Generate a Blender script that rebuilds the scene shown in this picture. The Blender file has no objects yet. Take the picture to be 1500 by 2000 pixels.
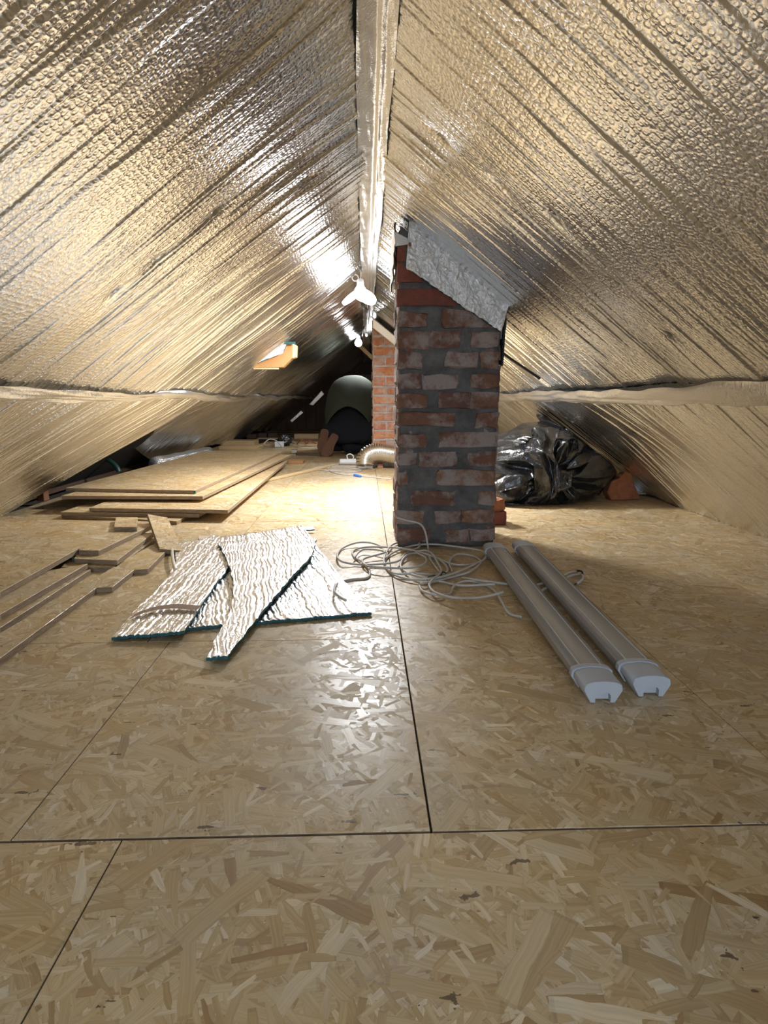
import bpy, bmesh, math, random
import numpy as np
from mathutils import Vector, Matrix, noise
random.seed(7); rng = np.random.default_rng(11)
C = bpy.context.scene.collection
SC = bpy.context.scene

# ------------------------------------------------------------------ camera, light, exposure
F = 1150.0; W0, H0 = 1500, 2000
CAMZ = 0.61
PITCH = math.atan(220 / F); YAW = math.atan(38 / F * math.cos(PITCH))
cam_d = bpy.data.cameras.new('camera'); cam = bpy.data.objects.new('camera', cam_d); C.objects.link(cam)
cam_d.sensor_fit = 'VERTICAL'; cam_d.sensor_height = 24; cam_d.sensor_width = 18
cam_d.lens = F / H0 * 24; cam_d.clip_start = 0.01
cam.location = (0, 0, CAMZ)
cam.rotation_euler = (math.pi / 2 - PITCH, 0, -YAW)
SC.camera = cam
SC.view_settings.view_transform = 'Standard'; SC.view_settings.look = 'None'
SC.view_settings.gamma = 1; SC.view_settings.use_curve_mapping = False
SC.view_settings.exposure = -0.63
SC.cycles.max_bounces = 8; SC.cycles.glossy_bounces = 6; SC.cycles.diffuse_bounces = 4; SC.cycles.use_adaptive_sampling = True; SC.cycles.adaptive_threshold = 0.06; SC.cycles.adaptive_min_samples = 20
SC.cycles.sample_clamp_indirect = 6.0; SC.cycles.caustics_reflective = True; SC.cycles.blur_glossy = 0.5
SC.cycles.use_denoising = True
wd = bpy.data.worlds.new('world'); SC.world = wd; wd.use_nodes = True
wd.node_tree.nodes['Background'].inputs[0].default_value = (0.02, 0.022, 0.03, 1)
wd.node_tree.nodes['Background'].inputs[1].default_value = 0.3

def light(name, kind, loc, power, col, size=0.05, rot=None, sy=None):
    d = bpy.data.lights.new(name, kind); d.energy = power; d.color = col
    if kind == 'AREA':
        d.shape = 'RECTANGLE'; d.size = size; d.size_y = sy or size
    else:
        d.shadow_soft_size = size
    o = bpy.data.objects.new(name, d); C.objects.link(o); o.location = loc
    if rot: o.rotation_euler = rot
    return o
LAMP = Vector((-0.02, 3.62, 1.235))
light('work_lamp_light', 'POINT', LAMP + Vector((0, -0.02, -0.02)), 12, (0.93, 0.965, 1.0), 0.05)
light('work_lamp_beam', 'AREA', LAMP + Vector((0, 0, -.15)), 78, (0.93, 0.965, 1.0), 0.2)
light('far_bulb_light', 'POINT', (-0.045, 6.75, 1.22), 4, (0.97, 0.98, 1.0), 0.035)
light('far_bulb_beam', 'AREA', (-0.03, 6.9, 1.12), 24, (0.93, 0.965, 1.0), 0.12)
light('far_bulb_light', 'POINT', (0.03, 7.3, 1.26), 4, (0.97, 0.98, 1.0), 0.035)
# daylight through the gable window behind the photographer
light('window_daylight', 'AREA', (-0.15, -2.35, 0.72), 40, (0.64, 0.80, 1.0), 0.8, (math.pi / 2, 0, 0), 0.6)
# the next lamp along the ridge, behind the photographer
BACKLAMP = Vector((-0.1, -1.0, 1.2))
light('ceiling_bulb_light', 'POINT', BACKLAMP, 3, (0.95, 0.97, 1.0), 0.05)

# ------------------------------------------------------------------ helpers
CM = Matrix.Translation(cam.location) @ cam.rotation_euler.to_matrix().to_4x4()
R3 = CM.to_3x3()
def ray(u, v):
    return (R3 @ Vector(((u - W0 / 2) / F, -(v - H0 / 2) / F, -1)))
def W(u, v, z=0.0):
    d = ray(u, v); t = (z - CAMZ) / d.z
    return Vector((d.x * t, d.y * t, z))
def D(u, v, y):
    d = ray(u, v); t = y / d.y
    return Vector((d.x * t, y, CAMZ + d.z * t))

def tag(o, label=None, cat=None, group=None, kind=None):
    if label: o['label'] = label
    if cat: o['category'] = cat
    if group: o['group'] = group
    if kind: o['kind'] = kind
    return o
def link(name, me, mats=(), parent=None, loc=None):
    o = bpy.data.objects.new(name, me); C.objects.link(o)
    for m in (mats if isinstance(mats, (list, tuple)) else [mats]):
        me.materials.append(m)
    if parent is not None: o.parent = parent
    if loc is not None: o.location = loc
    return o
def empty(name, loc=(0, 0, 0)):
    o = bpy.data.objects.new(name, None); C.objects.link(o); o.location = loc; o.empty_display_size = 0.05
    return o
def mesh(name, vs, fs, mats, parent=None, smooth=False, mi=None, loc=None, uv=None):
    me = bpy.data.meshes.new(name); me.from_pydata([tuple(v) for v in vs], [], [tuple(f) for f in fs])
    if mi is not None: me.polygons.foreach_set('material_index', mi)
    if smooth: me.polygons.foreach_set('use_smooth', [True] * len(me.polygons))
    me.update()
    return link(name, me, mats, parent, loc)
def frombm(name, bm, mats, parent=None, smooth=False, loc=None):
    me = bpy.data.meshes.new(name); bm.to_mesh(me); bm.free()
    if smooth: me.polygons.foreach_set('use_smooth', [True] * len(me.polygons))
    return link(name, me, mats, parent, loc)
def smooth_by_angle(o, ang=40):
    me = o.data
    bm = bmesh.new(); bm.from_mesh(me)
    for f in bm.faces: f.smooth = True
    for e in bm.edges:
        if len(e.link_faces) == 2 and e.calc_face_angle(0) > math.radians(ang): e.smooth = False
    bm.to_mesh(me); bm.free()

def gridmesh(name, P, mats, parent=None, uv=None, smooth=True, closed_u=False):
    """P: (nu, nv, 3) array -> quad sheet"""
    nu, nv = P.shape[:2]
    me = bpy.data.meshes.new(name)
    idx = np.arange(nu * nv).reshape(nu, nv)
    if closed_u: idx = np.vstack([idx, idx[:1]])
    a = idx[:-1, :-1].ravel(); b = idx[1:, :-1].ravel(); c = idx[1:, 1:].ravel(); d = idx[:-1, 1:].ravel()
    q = np.stack([a, b, c, d], 1).astype(np.int32); n = len(q)
    me.vertices.add(nu * nv); me.vertices.foreach_set('co', P.astype(np.float32).ravel())
    me.loops.add(n * 4); me.loops.foreach_set('vertex_index', q.ravel())
    me.polygons.add(n); me.polygons.foreach_set('loop_start', np.arange(0, n * 4, 4, dtype=np.int32))
    me.polygons.foreach_set('use_smooth', np.full(n, smooth))
    if uv is not None:
        l = me.uv_layers.new(name='UVMap'); l.data.foreach_set('uv', uv.reshape(-1, 2)[q.ravel()].astype(np.float32).ravel())
    me.update(calc_edges=True); me.validate()
    return link(name, me, mats, parent)

def catmull(pts, per=8, closed=False):
    pts = [Vector(p) for p in pts]; n = len(pts); out = []
    for i in range(n if closed else n - 1):
        p0 = pts[(i - 1) % n] if (closed or i > 0) else pts[0]
        p1 = pts[i]; p2 = pts[(i + 1) % n]
        p3 = pts[(i + 2) % n] if (closed or i + 2 < n) else pts[-1]
        for k in range(per):
            t = k / per
            out.append(0.5 * ((2 * p1) + (-p0 + p2) * t + (2 * p0 - 5 * p1 + 4 * p2 - p3) * t * t + (-p0 + 3 * p1 - 3 * p2 + p3) * t ** 3))
    if not closed: out.append(pts[-1])
    return out
def tube(name, pts, r, mat, parent=None, seg=8, per=8, rfun=None, caps=True, smoothpath=True):
    P = catmull(pts, per) if smoothpath else [Vector(p) for p in pts]
    n = len(P); vs = []; fs = []
    t0 = (P[1] - P[0]).normalized(); up = Vector((0, 0, 1)) if abs(t0.z) < .9 else Vector((1, 0, 0))
    nx = t0.cross(up).normalized()
    for i in range(n):
        t = (P[min(i + 1, n - 1)] - P[max(i - 1, 0)]).normalized()
        nx = (nx - t * nx.dot(t)).normalized(); ny = t.cross(nx)
        rr = rfun(i / (n - 1), i) if rfun else r
        for k in range(seg):
            a = 2 * math.pi * k / seg
            vs.append(P[i] + (nx * math.cos(a) + ny * math.sin(a)) * rr)
    for i in range(n - 1):
        for k in range(seg):
            k2 = (k + 1) % seg
            fs.append((i * seg + k, i * seg + k2, (i + 1) * seg + k2, (i + 1) * seg + k))
    if caps:
        fs.append(tuple(reversed(range(seg)))); fs.append(tuple(range((n - 1) * seg, n * seg)))
    o = mesh(name, vs, fs, mat, parent, smooth=True)
    return o

def prism(name, outline, z0, z1, mats, parent=None, bev=0.0015, loc=None, sidemat=1):
    """outline: list of xy(z ignored); horizontal slab, side faces get material 1"""
    if loc is None:
        cx = sum(p[0] for p in outline) / len(outline); cy = sum(p[1] for p in outline) / len(outline)
        loc = Vector((cx, cy, z0))
    bm = bmesh.new()
    vb = [bm.verts.new((p[0] - loc[0], p[1] - loc[1], z0 - loc[2])) for p in outline]
    f = bm.faces.new(vb)
    r = bmesh.ops.extrude_face_region(bm, geom=[f])
    for v in r['geom']:
        if isinstance(v, bmesh.types.BMVert): v.co.z = z1 - loc[2]
    bmesh.ops.recalc_face_normals(bm, faces=bm.faces)
    for f in bm.faces:
        if abs(f.normal.z) < .5: f.material_index = sidemat
    if bev > 0:
        bmesh.ops.bevel(bm, geom=list(bm.edges), offset=bev, segments=1, affect='EDGES')
    return frombm(name, bm, mats, parent, loc=loc)

def box(name, c, s, mats, parent=None, rot=None, bev=0.002, segs=1):
    bm = bmesh.new(); bmesh.ops.create_cube(bm, size=1)
    for v in bm.verts: v.co = Vector((v.co.x * s[0], v.co.y * s[1], v.co.z * s[2]))
    if bev: bmesh.ops.bevel(bm, geom=list(bm.edges), offset=min(bev, min(s) * .3), segments=segs, affect='EDGES')
    o = frombm(name, bm, mats, parent, loc=Vector(c))
    if rot: o.rotation_euler = rot
    return o

# ------------------------------------------------------------------ materials
class NT:
    def __init__(s, name):
        s.m = bpy.data.materials.new(name); s.m.use_nodes = True
        s.t = s.m.node_tree; s.n = s.t.nodes; s.l = s.t.links
        s.b = s.n['Principled BSDF']; s.out = s.n['Material Output']
    def new(s, typ, **kw):
        n = s.n.new(typ)
        for k, v in kw.items():
            if k == 'i':
                for kk, vv in v.items():
                    if isinstance(vv, bpy.types.NodeSocket): s.l.new(vv, n.inputs[kk])
                    else: n.inputs[kk].default_value = vv
            else: setattr(n, k, v)
        return n
    def math(s, op, a, b=0.0, c=None, clamp=False):
        n = s.new('ShaderNodeMath', operation=op, use_clamp=clamp)
        for i, x in enumerate((a, b) if c is None else (a, b, c)):
            if isinstance(x, bpy.types.NodeSocket): s.l.new(x, n.inputs[i])
            else: n.inputs[i].default_value = x
        return n.outputs[0]
    def mix(s, f, a, b, blend='MIX'):
        n = s.new('ShaderNodeMix', data_type='RGBA', blend_type=blend)
        for i, x in ((0, f), (6, a), (7, b)):
            if isinstance(x, bpy.types.NodeSocket): s.l.new(x, n.inputs[i])
            else: n.inputs[i].default_value = x if i == 0 or len(x) == 4 else (*x, 1)
        return n.outputs[2]
    def ramp(s, f, stops, interp='LINEAR'):
        n = s.new('ShaderNodeValToRGB'); cr = n.color_ramp; cr.interpolation = interp
        while len(cr.elements) < len(stops): cr.elements.new(0.5)
        for e, (p, c) in zip(cr.elements, stops):
            e.position = p; e.color = (*c, 1) if len(c) == 3 else c
        s.l.new(f, n.inputs[0]); return n.outputs[0]
    def noise(s, vec, scale, detail=3, rough=.55, dim='3D', out=0):
        n = s.new('ShaderNodeTexNoise', noise_dimensions=dim, i={'Scale': scale, 'Detail': detail, 'Roughness': rough})
        if vec is not None: s.l.new(vec, n.inputs['Vector'])
        return n.outputs[out]
    def mapping(s, vec, loc=(0, 0, 0), rot=(0, 0, 0), scale=(1, 1, 1)):
        n = s.new('ShaderNodeMapping'); s.l.new(vec, n.inputs[0])
        n.inputs['Location'].default_value = loc; n.inputs['Rotation'].default_value = rot; n.inputs['Scale'].default_value = scale
        return n.outputs[0]
    def objcoord(s, rand=True):
        tc = s.new('ShaderNodeTexCoord').outputs['Object']
        if not rand: return tc
        oi = s.new('ShaderNodeObjectInfo').outputs['Random']
        w = s.new('ShaderNodeTexWhiteNoise', noise_dimensions='1D'); s.l.new(oi, w.inputs['W'])
        v = s.new('ShaderNodeVectorMath', operation='SCALE'); s.l.new(w.outputs['Color'], v.inputs[0]); v.inputs['Scale'].default_value = 40
        a = s.new('ShaderNodeVectorMath', operation='ADD'); s.l.new(tc, a.inputs[0]); s.l.new(v.outputs[0], a.inputs[1])
        return a.outputs[0]
    def bump(s, h, strength, dist=0.001, normal=None):
        n = s.new('ShaderNodeBump', i={'Strength': strength, 'Distance': dist}); s.l.new(h, n.inputs['Height'])
        if normal is not None: s.l.new(normal, n.inputs['Normal'])
        return n.outputs[0]
    def set(s, **kw):
        for k, v in kw.items():
            k = {'col': 'Base Color', 'rough': 'Roughness', 'metal': 'Metallic', 'normal': 'Normal', 'spec': 'Specular IOR Level', 'trans': 'Transmission Weight',
                 'sheen': 'Sheen Weight', 'emit': 'Emission Color', 'estr': 'Emission Strength', 'coat': 'Coat Weight', 'croughness': 'Coat Roughness', 'ior': 'IOR', 'aniso': 'Anisotropic'}[k]
            if isinstance(v, bpy.types.NodeSocket): s.l.new(v, s.b.inputs[k])
            elif isinstance(v, tuple): s.b.inputs[k].default_value = (*v, 1) if len(v) == 3 else v
            else: s.b.inputs[k].default_value = v
        return s.m

def osb_material(name, tint=(1, 1, 1), rough=.42):
    t = NT(name); P = t.objcoord()
    # warp lightly so that strand edges are not straight
    wn = t.noise(P, 11, 3, out=1)
    vm = t.new('ShaderNodeVectorMath', operation='MULTIPLY_ADD'); t.l.new(wn, vm.inputs[0]); vm.inputs[1].default_value = (.016, .016, 0); t.l.new(P, vm.inputs[2])
    P2 = vm.outputs[0]
    best = None; layers = [(15, .15, .026), (75, .11, .020), (128, .16, .032), (168, .10, .017), (48, .09, .013), (100, .065, .011), (0, .07, .013), (140, .045, .009), (28, .21, .036), (62, .04, .008)]
    rnd = random.Random(3)
    for k, (ang, L, w) in enumerate(layers):
        mp = t.mapping(P2, (rnd.random() * 5, rnd.random() * 5, 0), (0, 0, math.radians(ang)), (1, 1, 1))
        sc = t.new('ShaderNodeVectorMath', operation='MULTIPLY'); t.l.new(mp, sc.inputs[0]); sc.inputs[1].default_value = (1 / L, 1 / w, 1)
        v = t.new('ShaderNodeTexVoronoi', voronoi_dimensions='2D', distance='CHEBYCHEV', i={'Scale': 1.0, 'Randomness': .9}); t.l.new(sc.outputs[0], v.inputs['Vector'])
        sp = t.new('ShaderNodeSeparateColor'); t.l.new(v.outputs['Color'], sp.inputs[0])
        pri = t.math('MULTIPLY', sp.outputs[0], t.math('LESS_THAN', v.outputs['Distance'], .42))
        if best is None:
            best, csel, vsel, dsel = pri, v.outputs['Color'], mp, v.outputs['Distance']
        else:
            fac = t.math('GREATER_THAN', pri, best)
            csel = t.mix(fac, csel, v.outputs['Color']); vsel = t.mix(fac, vsel, mp); dsel = t.math('MULTIPLY_ADD', fac, t.math('SUBTRACT', v.outputs['Distance'], dsel), dsel)
            best = t.math('MAXIMUM', best, pri)
    sp = t.new('ShaderNodeSeparateColor'); t.l.new(csel, sp.inputs[0]); rsel = sp.outputs[2]
    col = t.ramp(sp.outputs[1], [(0, (.42, .28, .125)), (.08, (.49, .34, .16)), (.45, (.57, .42, .22)), (.8, (.63, .485, .275)), (.92, (.74, .61, .40)), (1, (.38, .23, .095))])
    # wood grain along the strand, darker strand edges
    g = t.noise(t.mapping(vsel, (0, 0, 0), (0, 0, 0), (9, 330, 1)), 1.0, 2, .6, '2D')
    gf = t.math('MULTIPLY', t.math('MULTIPLY_ADD', g, .5, .74), t.math('MULTIPLY_ADD', t.math('GREATER_THAN', dsel, .385), -.13, 1.0))
    vmul = t.new('ShaderNodeVectorMath', operation='SCALE'); t.l.new(col, vmul.inputs[0]); t.l.new(gf, vmul.inputs['Scale']); col = vmul.outputs[0]
    hgt = t.math('ADD', best, t.math('MULTIPLY', g, .12))
    # sparse dark knots and bark slivers
    mp = t.mapping(P2, (3, 7, 0), (0, 0, .9), (9, 34, 1))
    kv = t.new('ShaderNodeTexVoronoi', voronoi_dimensions='2D', i={'Scale': 1.0, 'Randomness': 1.0}); t.l.new(mp, kv.inputs['Vector'])
    ksp = t.new('ShaderNodeSeparateColor'); t.l.new(kv.outputs['Color'], ksp.inputs[0])
    kn = t.noise(P2, 90, 3)
    km = t.math('MULTIPLY', t.math('LESS_THAN', t.math('MULTIPLY', kv.outputs['Distance'], t.math('MULTIPLY_ADD', kn, 4.0, -1.0)), t.math('MULTIPLY', ksp.outputs[2], .10)), t.math('GREATER_THAN', ksp.outputs[0], .86))
    col = t.mix(t.math('MULTIPLY', km, .8), col, (.07, .035, .015))
    big = t.noise(P, 1.7, 3); bf = t.ramp(big, [(.3, (.86, .86, .9)), (.7, (1.04, 1.02, 1.0))])
    mid = t.noise(P, 8, 3); col = t.mix(1.0, col, t.ramp(mid, [(.35, (1.0, .93, .80)), (.55, (1, 1, 1)), (.7, (.97, .98, 1.06))]), 'MULTIPLY')
    col = t.mix(1.0, col, bf, 'MULTIPLY'); col = t.mix(1.0, col, (*tint, 1), 'MULTIPLY')
    rg = t.math('MULTIPLY_ADD', rsel, .34, rough - .14)
    return t.set(col=col, rough=rg, normal=t.bump(hgt, .55, .0012), spec=.5, coat=.0)

def edge_material():
    t = NT('osb_edge'); P = t.objcoord()
    n = t.noise(t.mapping(P, scale=(30, 30, 420)), 1, 4, .7); n2 = t.noise(P, 90, 3)
    col = t.ramp(n, [(.3, (.13, .088, .055)), (.5, (.31, .22, .135)), (.72, (.46, .35, .22))])
    col = t.mix(t.math('MULTIPLY', n2, .4), col, (.24, .19, .14))
    return t.set(col=col, rough=.8, normal=t.bump(n, .7, .001))

def foil_material(name, col, rough, bub=.5, scale=80, wr=.35, wscale=45):
    t = NT(name)
    uv = t.new('ShaderNodeUVMap').outputs[0]
    v = t.new('ShaderNodeTexVoronoi', voronoi_dimensions='2D', feature='F1', i={'Scale': scale, 'Randomness': .55}); t.l.new(uv, v.inputs['Vector'])
    h = t.ramp(v.outputs['Distance'], [(0, (.75,) * 3), (.28, (1,) * 3), (.40, (.55,) * 3), (.6, (0,) * 3)])
    n1 = t.noise(uv, wscale, 4, .6, '2D'); n2 = t.noise(uv, scale * 3.2, 3, .6, '2D')
    rid = t.math('ABSOLUTE', t.math('SUBTRACT', n1, .5))
    b1 = t.bump(h, bub, .0022)
    b2 = t.bump(rid, wr, .010, b1)
    b3 = t.bump(n2, wr * .8, .0012, b2)
    big = t.noise(uv, 2.5, 3, .6, '2D')
    rg = t.math('MULTIPLY_ADD', big, .12, rough - .06)
    return t.set(col=col, metal=1.0, rough=rg, normal=b3)

def plain(name, col, rough=.5, metal=0, nscale=0, nstr=.2, var=.0, spec=.5, **kw):
    t = NT(name); c = col
    if nscale:
        P = t.objcoord(); n = t.noise(P, nscale, 4, .6)
        if var:
            c = t.mix(n, tuple(x * (1 - var) for x in col), tuple(min(1, x * (1 + var)) for x in col))
        t.set(normal=t.bump(n, nstr, .002))
    return t.set(col=c, rough=rough, metal=metal, spec=spec, **kw)

def wood(name, c1, c2, ax=1, rough=.6):
    t = NT(name); P = t.objcoord(); sc = [160, 160, 160]; sc[ax] = 5
    n = t.noise(t.mapping(P, scale=tuple(sc)), 1, 4, .6)
    sc2 = [30, 30, 30]; sc2[ax] = 1.5
    n2 = t.noise(t.mapping(P, scale=tuple(sc2)), 1, 3, .6)
    c = t.mix(t.math('MULTIPLY_ADD', n, .6, t.math('MULTIPLY', n2, .4)), c1, c2)
    return t.set(col=c, rough=rough, normal=t.bump(n, .25, .001))

def brick_material(name, cols, pale=.5):
    t = NT(name); P = t.objcoord()
    oi = t.new('ShaderNodeObjectInfo').outputs['Random']
    base = t.ramp(oi, cols)
    n = t.noise(P, 30, 5, .65); n2 = t.noise(P, 9, 4, .7); n3 = t.noise(P, 160, 3, .6)
    base = t.mix(t.math('MULTIPLY', t.ramp(n, [(.35, (0,) * 3), (.7, (1,) * 3)]), .55), base, (.10, .055, .035))
    # lime and mortar smears
    sm = t.ramp(n2, [(.44, (0,) * 3), (.58, (1,) * 3)])
    base = t.mix(t.math('MULTIPLY', t.math('MULTIPLY', sm, pale), t.math('MULTIPLY_ADD', n3, .9, .3)), base, (.42, .37, .34))
    base = t.mix(t.math('MULTIPLY', n3, .25), base, (.07, .05, .045))
    h = t.math('ADD', n, t.math('MULTIPLY', n3, .5))
    return t.set(col=base, rough=.9, spec=.25, normal=t.bump(h, .9, .004))

def mortar_material(name, c1, c2):
    t = NT(name); P = t.objcoord(False)
    n = t.noise(P, 14, 5, .65); n3 = t.noise(P, 190, 3, .6); n2 = t.noise(P, 45, 4, .6)
    c = t.mix(t.ramp(n, [(.35, (0,) * 3), (.65, (1,) * 3)]), c1, c2)
    c = t.mix(t.math('MULTIPLY', n3, .3), c, tuple(x * .5 for x in c1))
    return t.set(col=c, rough=.93, spec=.2, normal=t.bump(t.math('ADD', n2, t.math('MULTIPLY', n3, .35)), 1.0, .006))

M = {}
M['osb'] = osb_material('osb_strands', (1.0, 1.03, 1.10))
M['osb_pale'] = osb_material('osb_strands_pale', (1.06, 1.08, 1.14), .5)
M['edge'] = edge_material()
M['foil'] = foil_material('bubble_foil', (.815, .815, .81), .21, .30, 78, .18, 30)
M['foil_cut'] = foil_material('bubble_foil_offcut', (.90, .90, .905), .27, .45, 120, .5, 60)
M['tape'] = foil_material('foil_tape', (.84, .83, .81), .36, .0, 80, .5, 40)
M['flap'] = foil_material('foil_flap', (.92, .93, .95), .33, .3, 120, .9, 55)
M['foam'] = plain('teal_foam', (.02, .10, .115), .75, nscale=120, nstr=.6, var=.4)
M['kraft'] = plain('kraft_strip', (.34, .235, .155), .7, nscale=60, nstr=.1, var=.12)
M['brick_dark'] = brick_material('old_brick', [(0, (.22, .10, .07)), (.35, (.27, .13, .08)), (.7, (.19, .09, .075)), (1, (.33, .17, .095))], .95)
M['brick_red'] = brick_material('smooth_red_brick', [(0, (.26, .075, .05)), (1, (.32, .09, .055))], .05)
M['brick_warm'] = brick_material('warm_brick', [(0, (.48, .17, .09)), (.5, (.58, .24, .11)), (1, (.40, .15, .10))], .8)
M['mortar'] = mortar_material('grey_mortar', (.105, .10, .095), (.20, .19, .18))
M['mortar_pale'] = mortar_material('pale_mortar', (.30, .28, .26), (.48, .45, .41))
M['white'] = plain('white_plastic', (.72, .74, .77), .38)
M['white_soft'] = plain('white_cap_plastic', (.50, .53, .58), .45)
t = NT('ribbed_diffuser'); P = t.objcoord(False)
t.set(col=(.50, .47, .45), rough=.25, trans=.35, spec=.5, ior=1.45)
M['diffuser'] = t.m
M['cable'] = plain('pale_cable', (.52, .49, .45), .5)
M['cable_black'] = plain('black_cable', (.015, .015, .017), .45)
M['copper_brown'] = plain('brown_wire', (.13, .05, .03), .5)
M['blue_wire'] = plain('blue_wire', (.05, .2, .75), .4)
M['red_wire'] = plain('red_wire', (.35, .05, .03), .5)
M['wood'] = wood('pine', (.36, .17, .055), (.46, .25, .10))
M['wood_x'] = wood('pine_cross', (.58, .40, .20), (.72, .55, .32), 0)
M['wood_old'] = wood('old_timber', (.07, .042, .03), (.16, .095, .06))
M['wood_red'] = wood('reddish_timber', (.20, .085, .045), (.33, .15, .08), 2)
M['dark'] = plain('dark_underlay', (.016, .014, .013), .9, nscale=20, nstr=.3, var=.3)
M['gable'] = wood('gable_boards', (.09, .055, .045), (.16, .10, .08), 2, .75)
M['gablegrey'] = plain('grey_board', (.24, .22, .22), .8, nscale=30, nstr=.3, var=.2)
M['gap'] = plain('dark_gap', (.07, .06, .05), .95)
M['black_foam'] = plain('black_membrane', (.02, .025, .028), .6, nscale=50, nstr=.5)
t = NT('black_plastic_film'); P = t.objcoord(False)
n = t.noise(P, 22, 4, .6); n2 = t.noise(t.mapping(P, scale=(30, 8, 14)), 1, 3, .6)
rid = t.math('ABSOLUTE', t.math('SUBTRACT', n, .5))
M['bag'] = t.set(col=(.018, .019, .021), rough=.22, spec=.75, coat=.3, croughness=.15, normal=t.bump(t.math('ADD', rid, t.math('MULTIPLY', n2, .6)), .6, .014))
M['clay'] = brick_material('clay_tile', [(0, (.52, .19, .08)), (1, (.52, .19, .08))], .12)
M['duct'] = plain('aluminium_duct', (.80, .79, .77), .24, 1.0)
M['knit'] = plain('dark_olive_knit', (.042, .047, .035), .95, nscale=140, nstr=.5, var=.3, spec=.2)
M['trousers'] = plain('black_trousers', (.012, .013, .017), .9, nscale=60, nstr=.3, var=.2, spec=.2)
M['sole'] = plain('brown_rubber_sole', (.13, .06, .035), .85, nscale=90, nstr=.5, var=.25)
M['boot'] = plain('dark_boot', (.03, .022, .02), .7, nscale=60, nstr=.3)
M['skin'] = plain('skin', (.50, .29, .21), .55)
M['hair'] = plain('dark_hair', (.02, .014, .01), .7, nscale=200, nstr=.6)
M['green'] = plain('green_tape_mark', (.02, .16, .10), .6)
M['pipe'] = plain('dark_green_pipe', (.012, .05, .04), .4)
t = NT('lamp_glow'); t.set(col=(1, 1, 1), emit=(.93, .96, 1.0), estr=14.0); M['glow'] = t.m
t = NT('window_glow'); t.set(col=(.8, .8, .8), emit=(.75, .86, 1.0), estr=3.5); M['sky'] = t.m
t = NT('bubble_wrap'); P = t.objcoord(False)
v = t.new('ShaderNodeTexVoronoi', i={'Scale': 90.0, 'Randomness': .2}); t.l.new(P, v.inputs['Vector'])
M['wrap'] = t.set(col=(.75, .77, .8), rough=.25, metal=.75, normal=t.bump(v.outputs['Distance'], .8, .004))

# ------------------------------------------------------------------ the roof lined with foil
RX, RZ = 0.03, 1.385           # ridge
SL, SR = 0.72, 0.78         # pitches
Y0, Y1 = -2.5, 12.3
def wob(a, b, seed, n=5, base=1.0):
    r = np.random.default_rng(seed); o = 0
    for k in range(n):
        fa, fb = r.normal(0, base * (1.6 ** k), 2); o = o + np.sin(a * fa + b * fb + r.uniform(0, 6.28)) / (1.35 ** k)
    return o / 2.2
def ysamples(y0, y1):
    out = []; y = y0
    while y < y1:
        out.append(y)
        y += .03 if y < .6 else ((.0040 if y < .8 else .0023) if y < 2.8 else (.0032 if y < 3.8 else (.005 if y < 5.2 else (.009 if y < 7.5 else .02))))
    out.append(y1); return np.array(out)
def slopeframe(side):
    s = SL if side < 0 else SR; n = math.hypot(1, s)
    d = np.array([side / n, 0, -s / n])           # down the slope
    nrm = np.array([-side * s / n, 0, -1 / n])    # into the room
    return d, nrm
LEN = {-1: math.hypot(RZ / SL, RZ), 1: math.hypot(RZ / SR, RZ)}
def crease_field(Y, S, seed, amp=.0066, smin=.009, smax=.042):
    """pillow-like folds running down the slope, sharp valleys between"""
    r = np.random.default_rng(seed)
    n = int((Y.max() - Y.min()) / ((smin + smax) / 2)) + 30
    sp = r.uniform(smin, smax, n) * r.choice([1, 1, .5, 1.5], n)
    yc = Y.min() - .1 + np.cumsum(sp); yc = yc[yc < Y.max() + .3]
    n = len(yc); ph = r.uniform(0, 6.28, (n, 3)); fr = r.uniform(2, 11, (n, 3)); am = r.uniform(0, 1, (n, 3)) * [.006, .003, .0016]
    A = r.uniform(.25, 1, n) * amp; ap = r.uniform(0, 6.28, n); af = r.uniform(1, 4, n)
    out = np.zeros_like(Y)
    for j in range(Y.shape[1]):
        s = S[0, j]
        c = yc + (am * np.sin(fr * s * 2 + ph)).sum(1); c = np.maximum.accumulate(c + np.arange(n) * 1e-5)
        y = Y[:, j]; k = np.clip(np.searchsorted(c, y), 1, n - 1)
        a, b = c[k - 1], c[k]; w = np.maximum(b - a, .004); t = np.clip((y - a) / w, 0, 1)
        env = .55 + .45 * np.sin(af[k] * s * 3 + ap[k])
        out[:, j] = A[k] * env * (1 - np.abs(2 * t - 1) ** 6.0) * np.minimum(1, w / .014)
    return out
def foil_sheet(side, s0, s1, y0, y1, seed, parent, off=0.0, fn=None, amp=.006, ds=.012, name='foil_sheet', mat=None):
    ys = ysamples(y0, y1); ns = max(6, int((s1 - s0) / ds)); ss = np.linspace(s0, s1, ns)
    Y, S = np.meshgrid(ys, ss, indexing='ij')
    d, nrm = slopeframe(side)
    H = crease_field(Y, S, seed, amp)
    # sag between the rafters and loose hanging
    H = H + .010 * wob(Y, S, seed + 1, 4, 2.0) + .005 * np.abs(np.sin(Y * 5.2 + .6 * np.sin(S * 3)))
    # staple puckers
    for (py, ps, pa) in PUCKERS.get((side, name), []):
        rr = np.sqrt((Y - py) ** 2 + ((S - ps) * .6) ** 2)
        ang = np.arctan2(Y - py, S - ps)
        H = H - pa * np.exp(-rr / .018) * (1 + .2 * np.sin(ang * 5))
    H = H - off
    if fn is not None: Y, S, H = fn(Y, S, H)
    Pn = np.array([RX, 0, RZ]) + S[..., None] * d + H[..., None] * nrm
    Pn[..., 1] = Y
    uv = np.stack([Y, S], -1)
    return gridmesh(name, Pn, mat or M['foil'], parent, uv)
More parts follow.
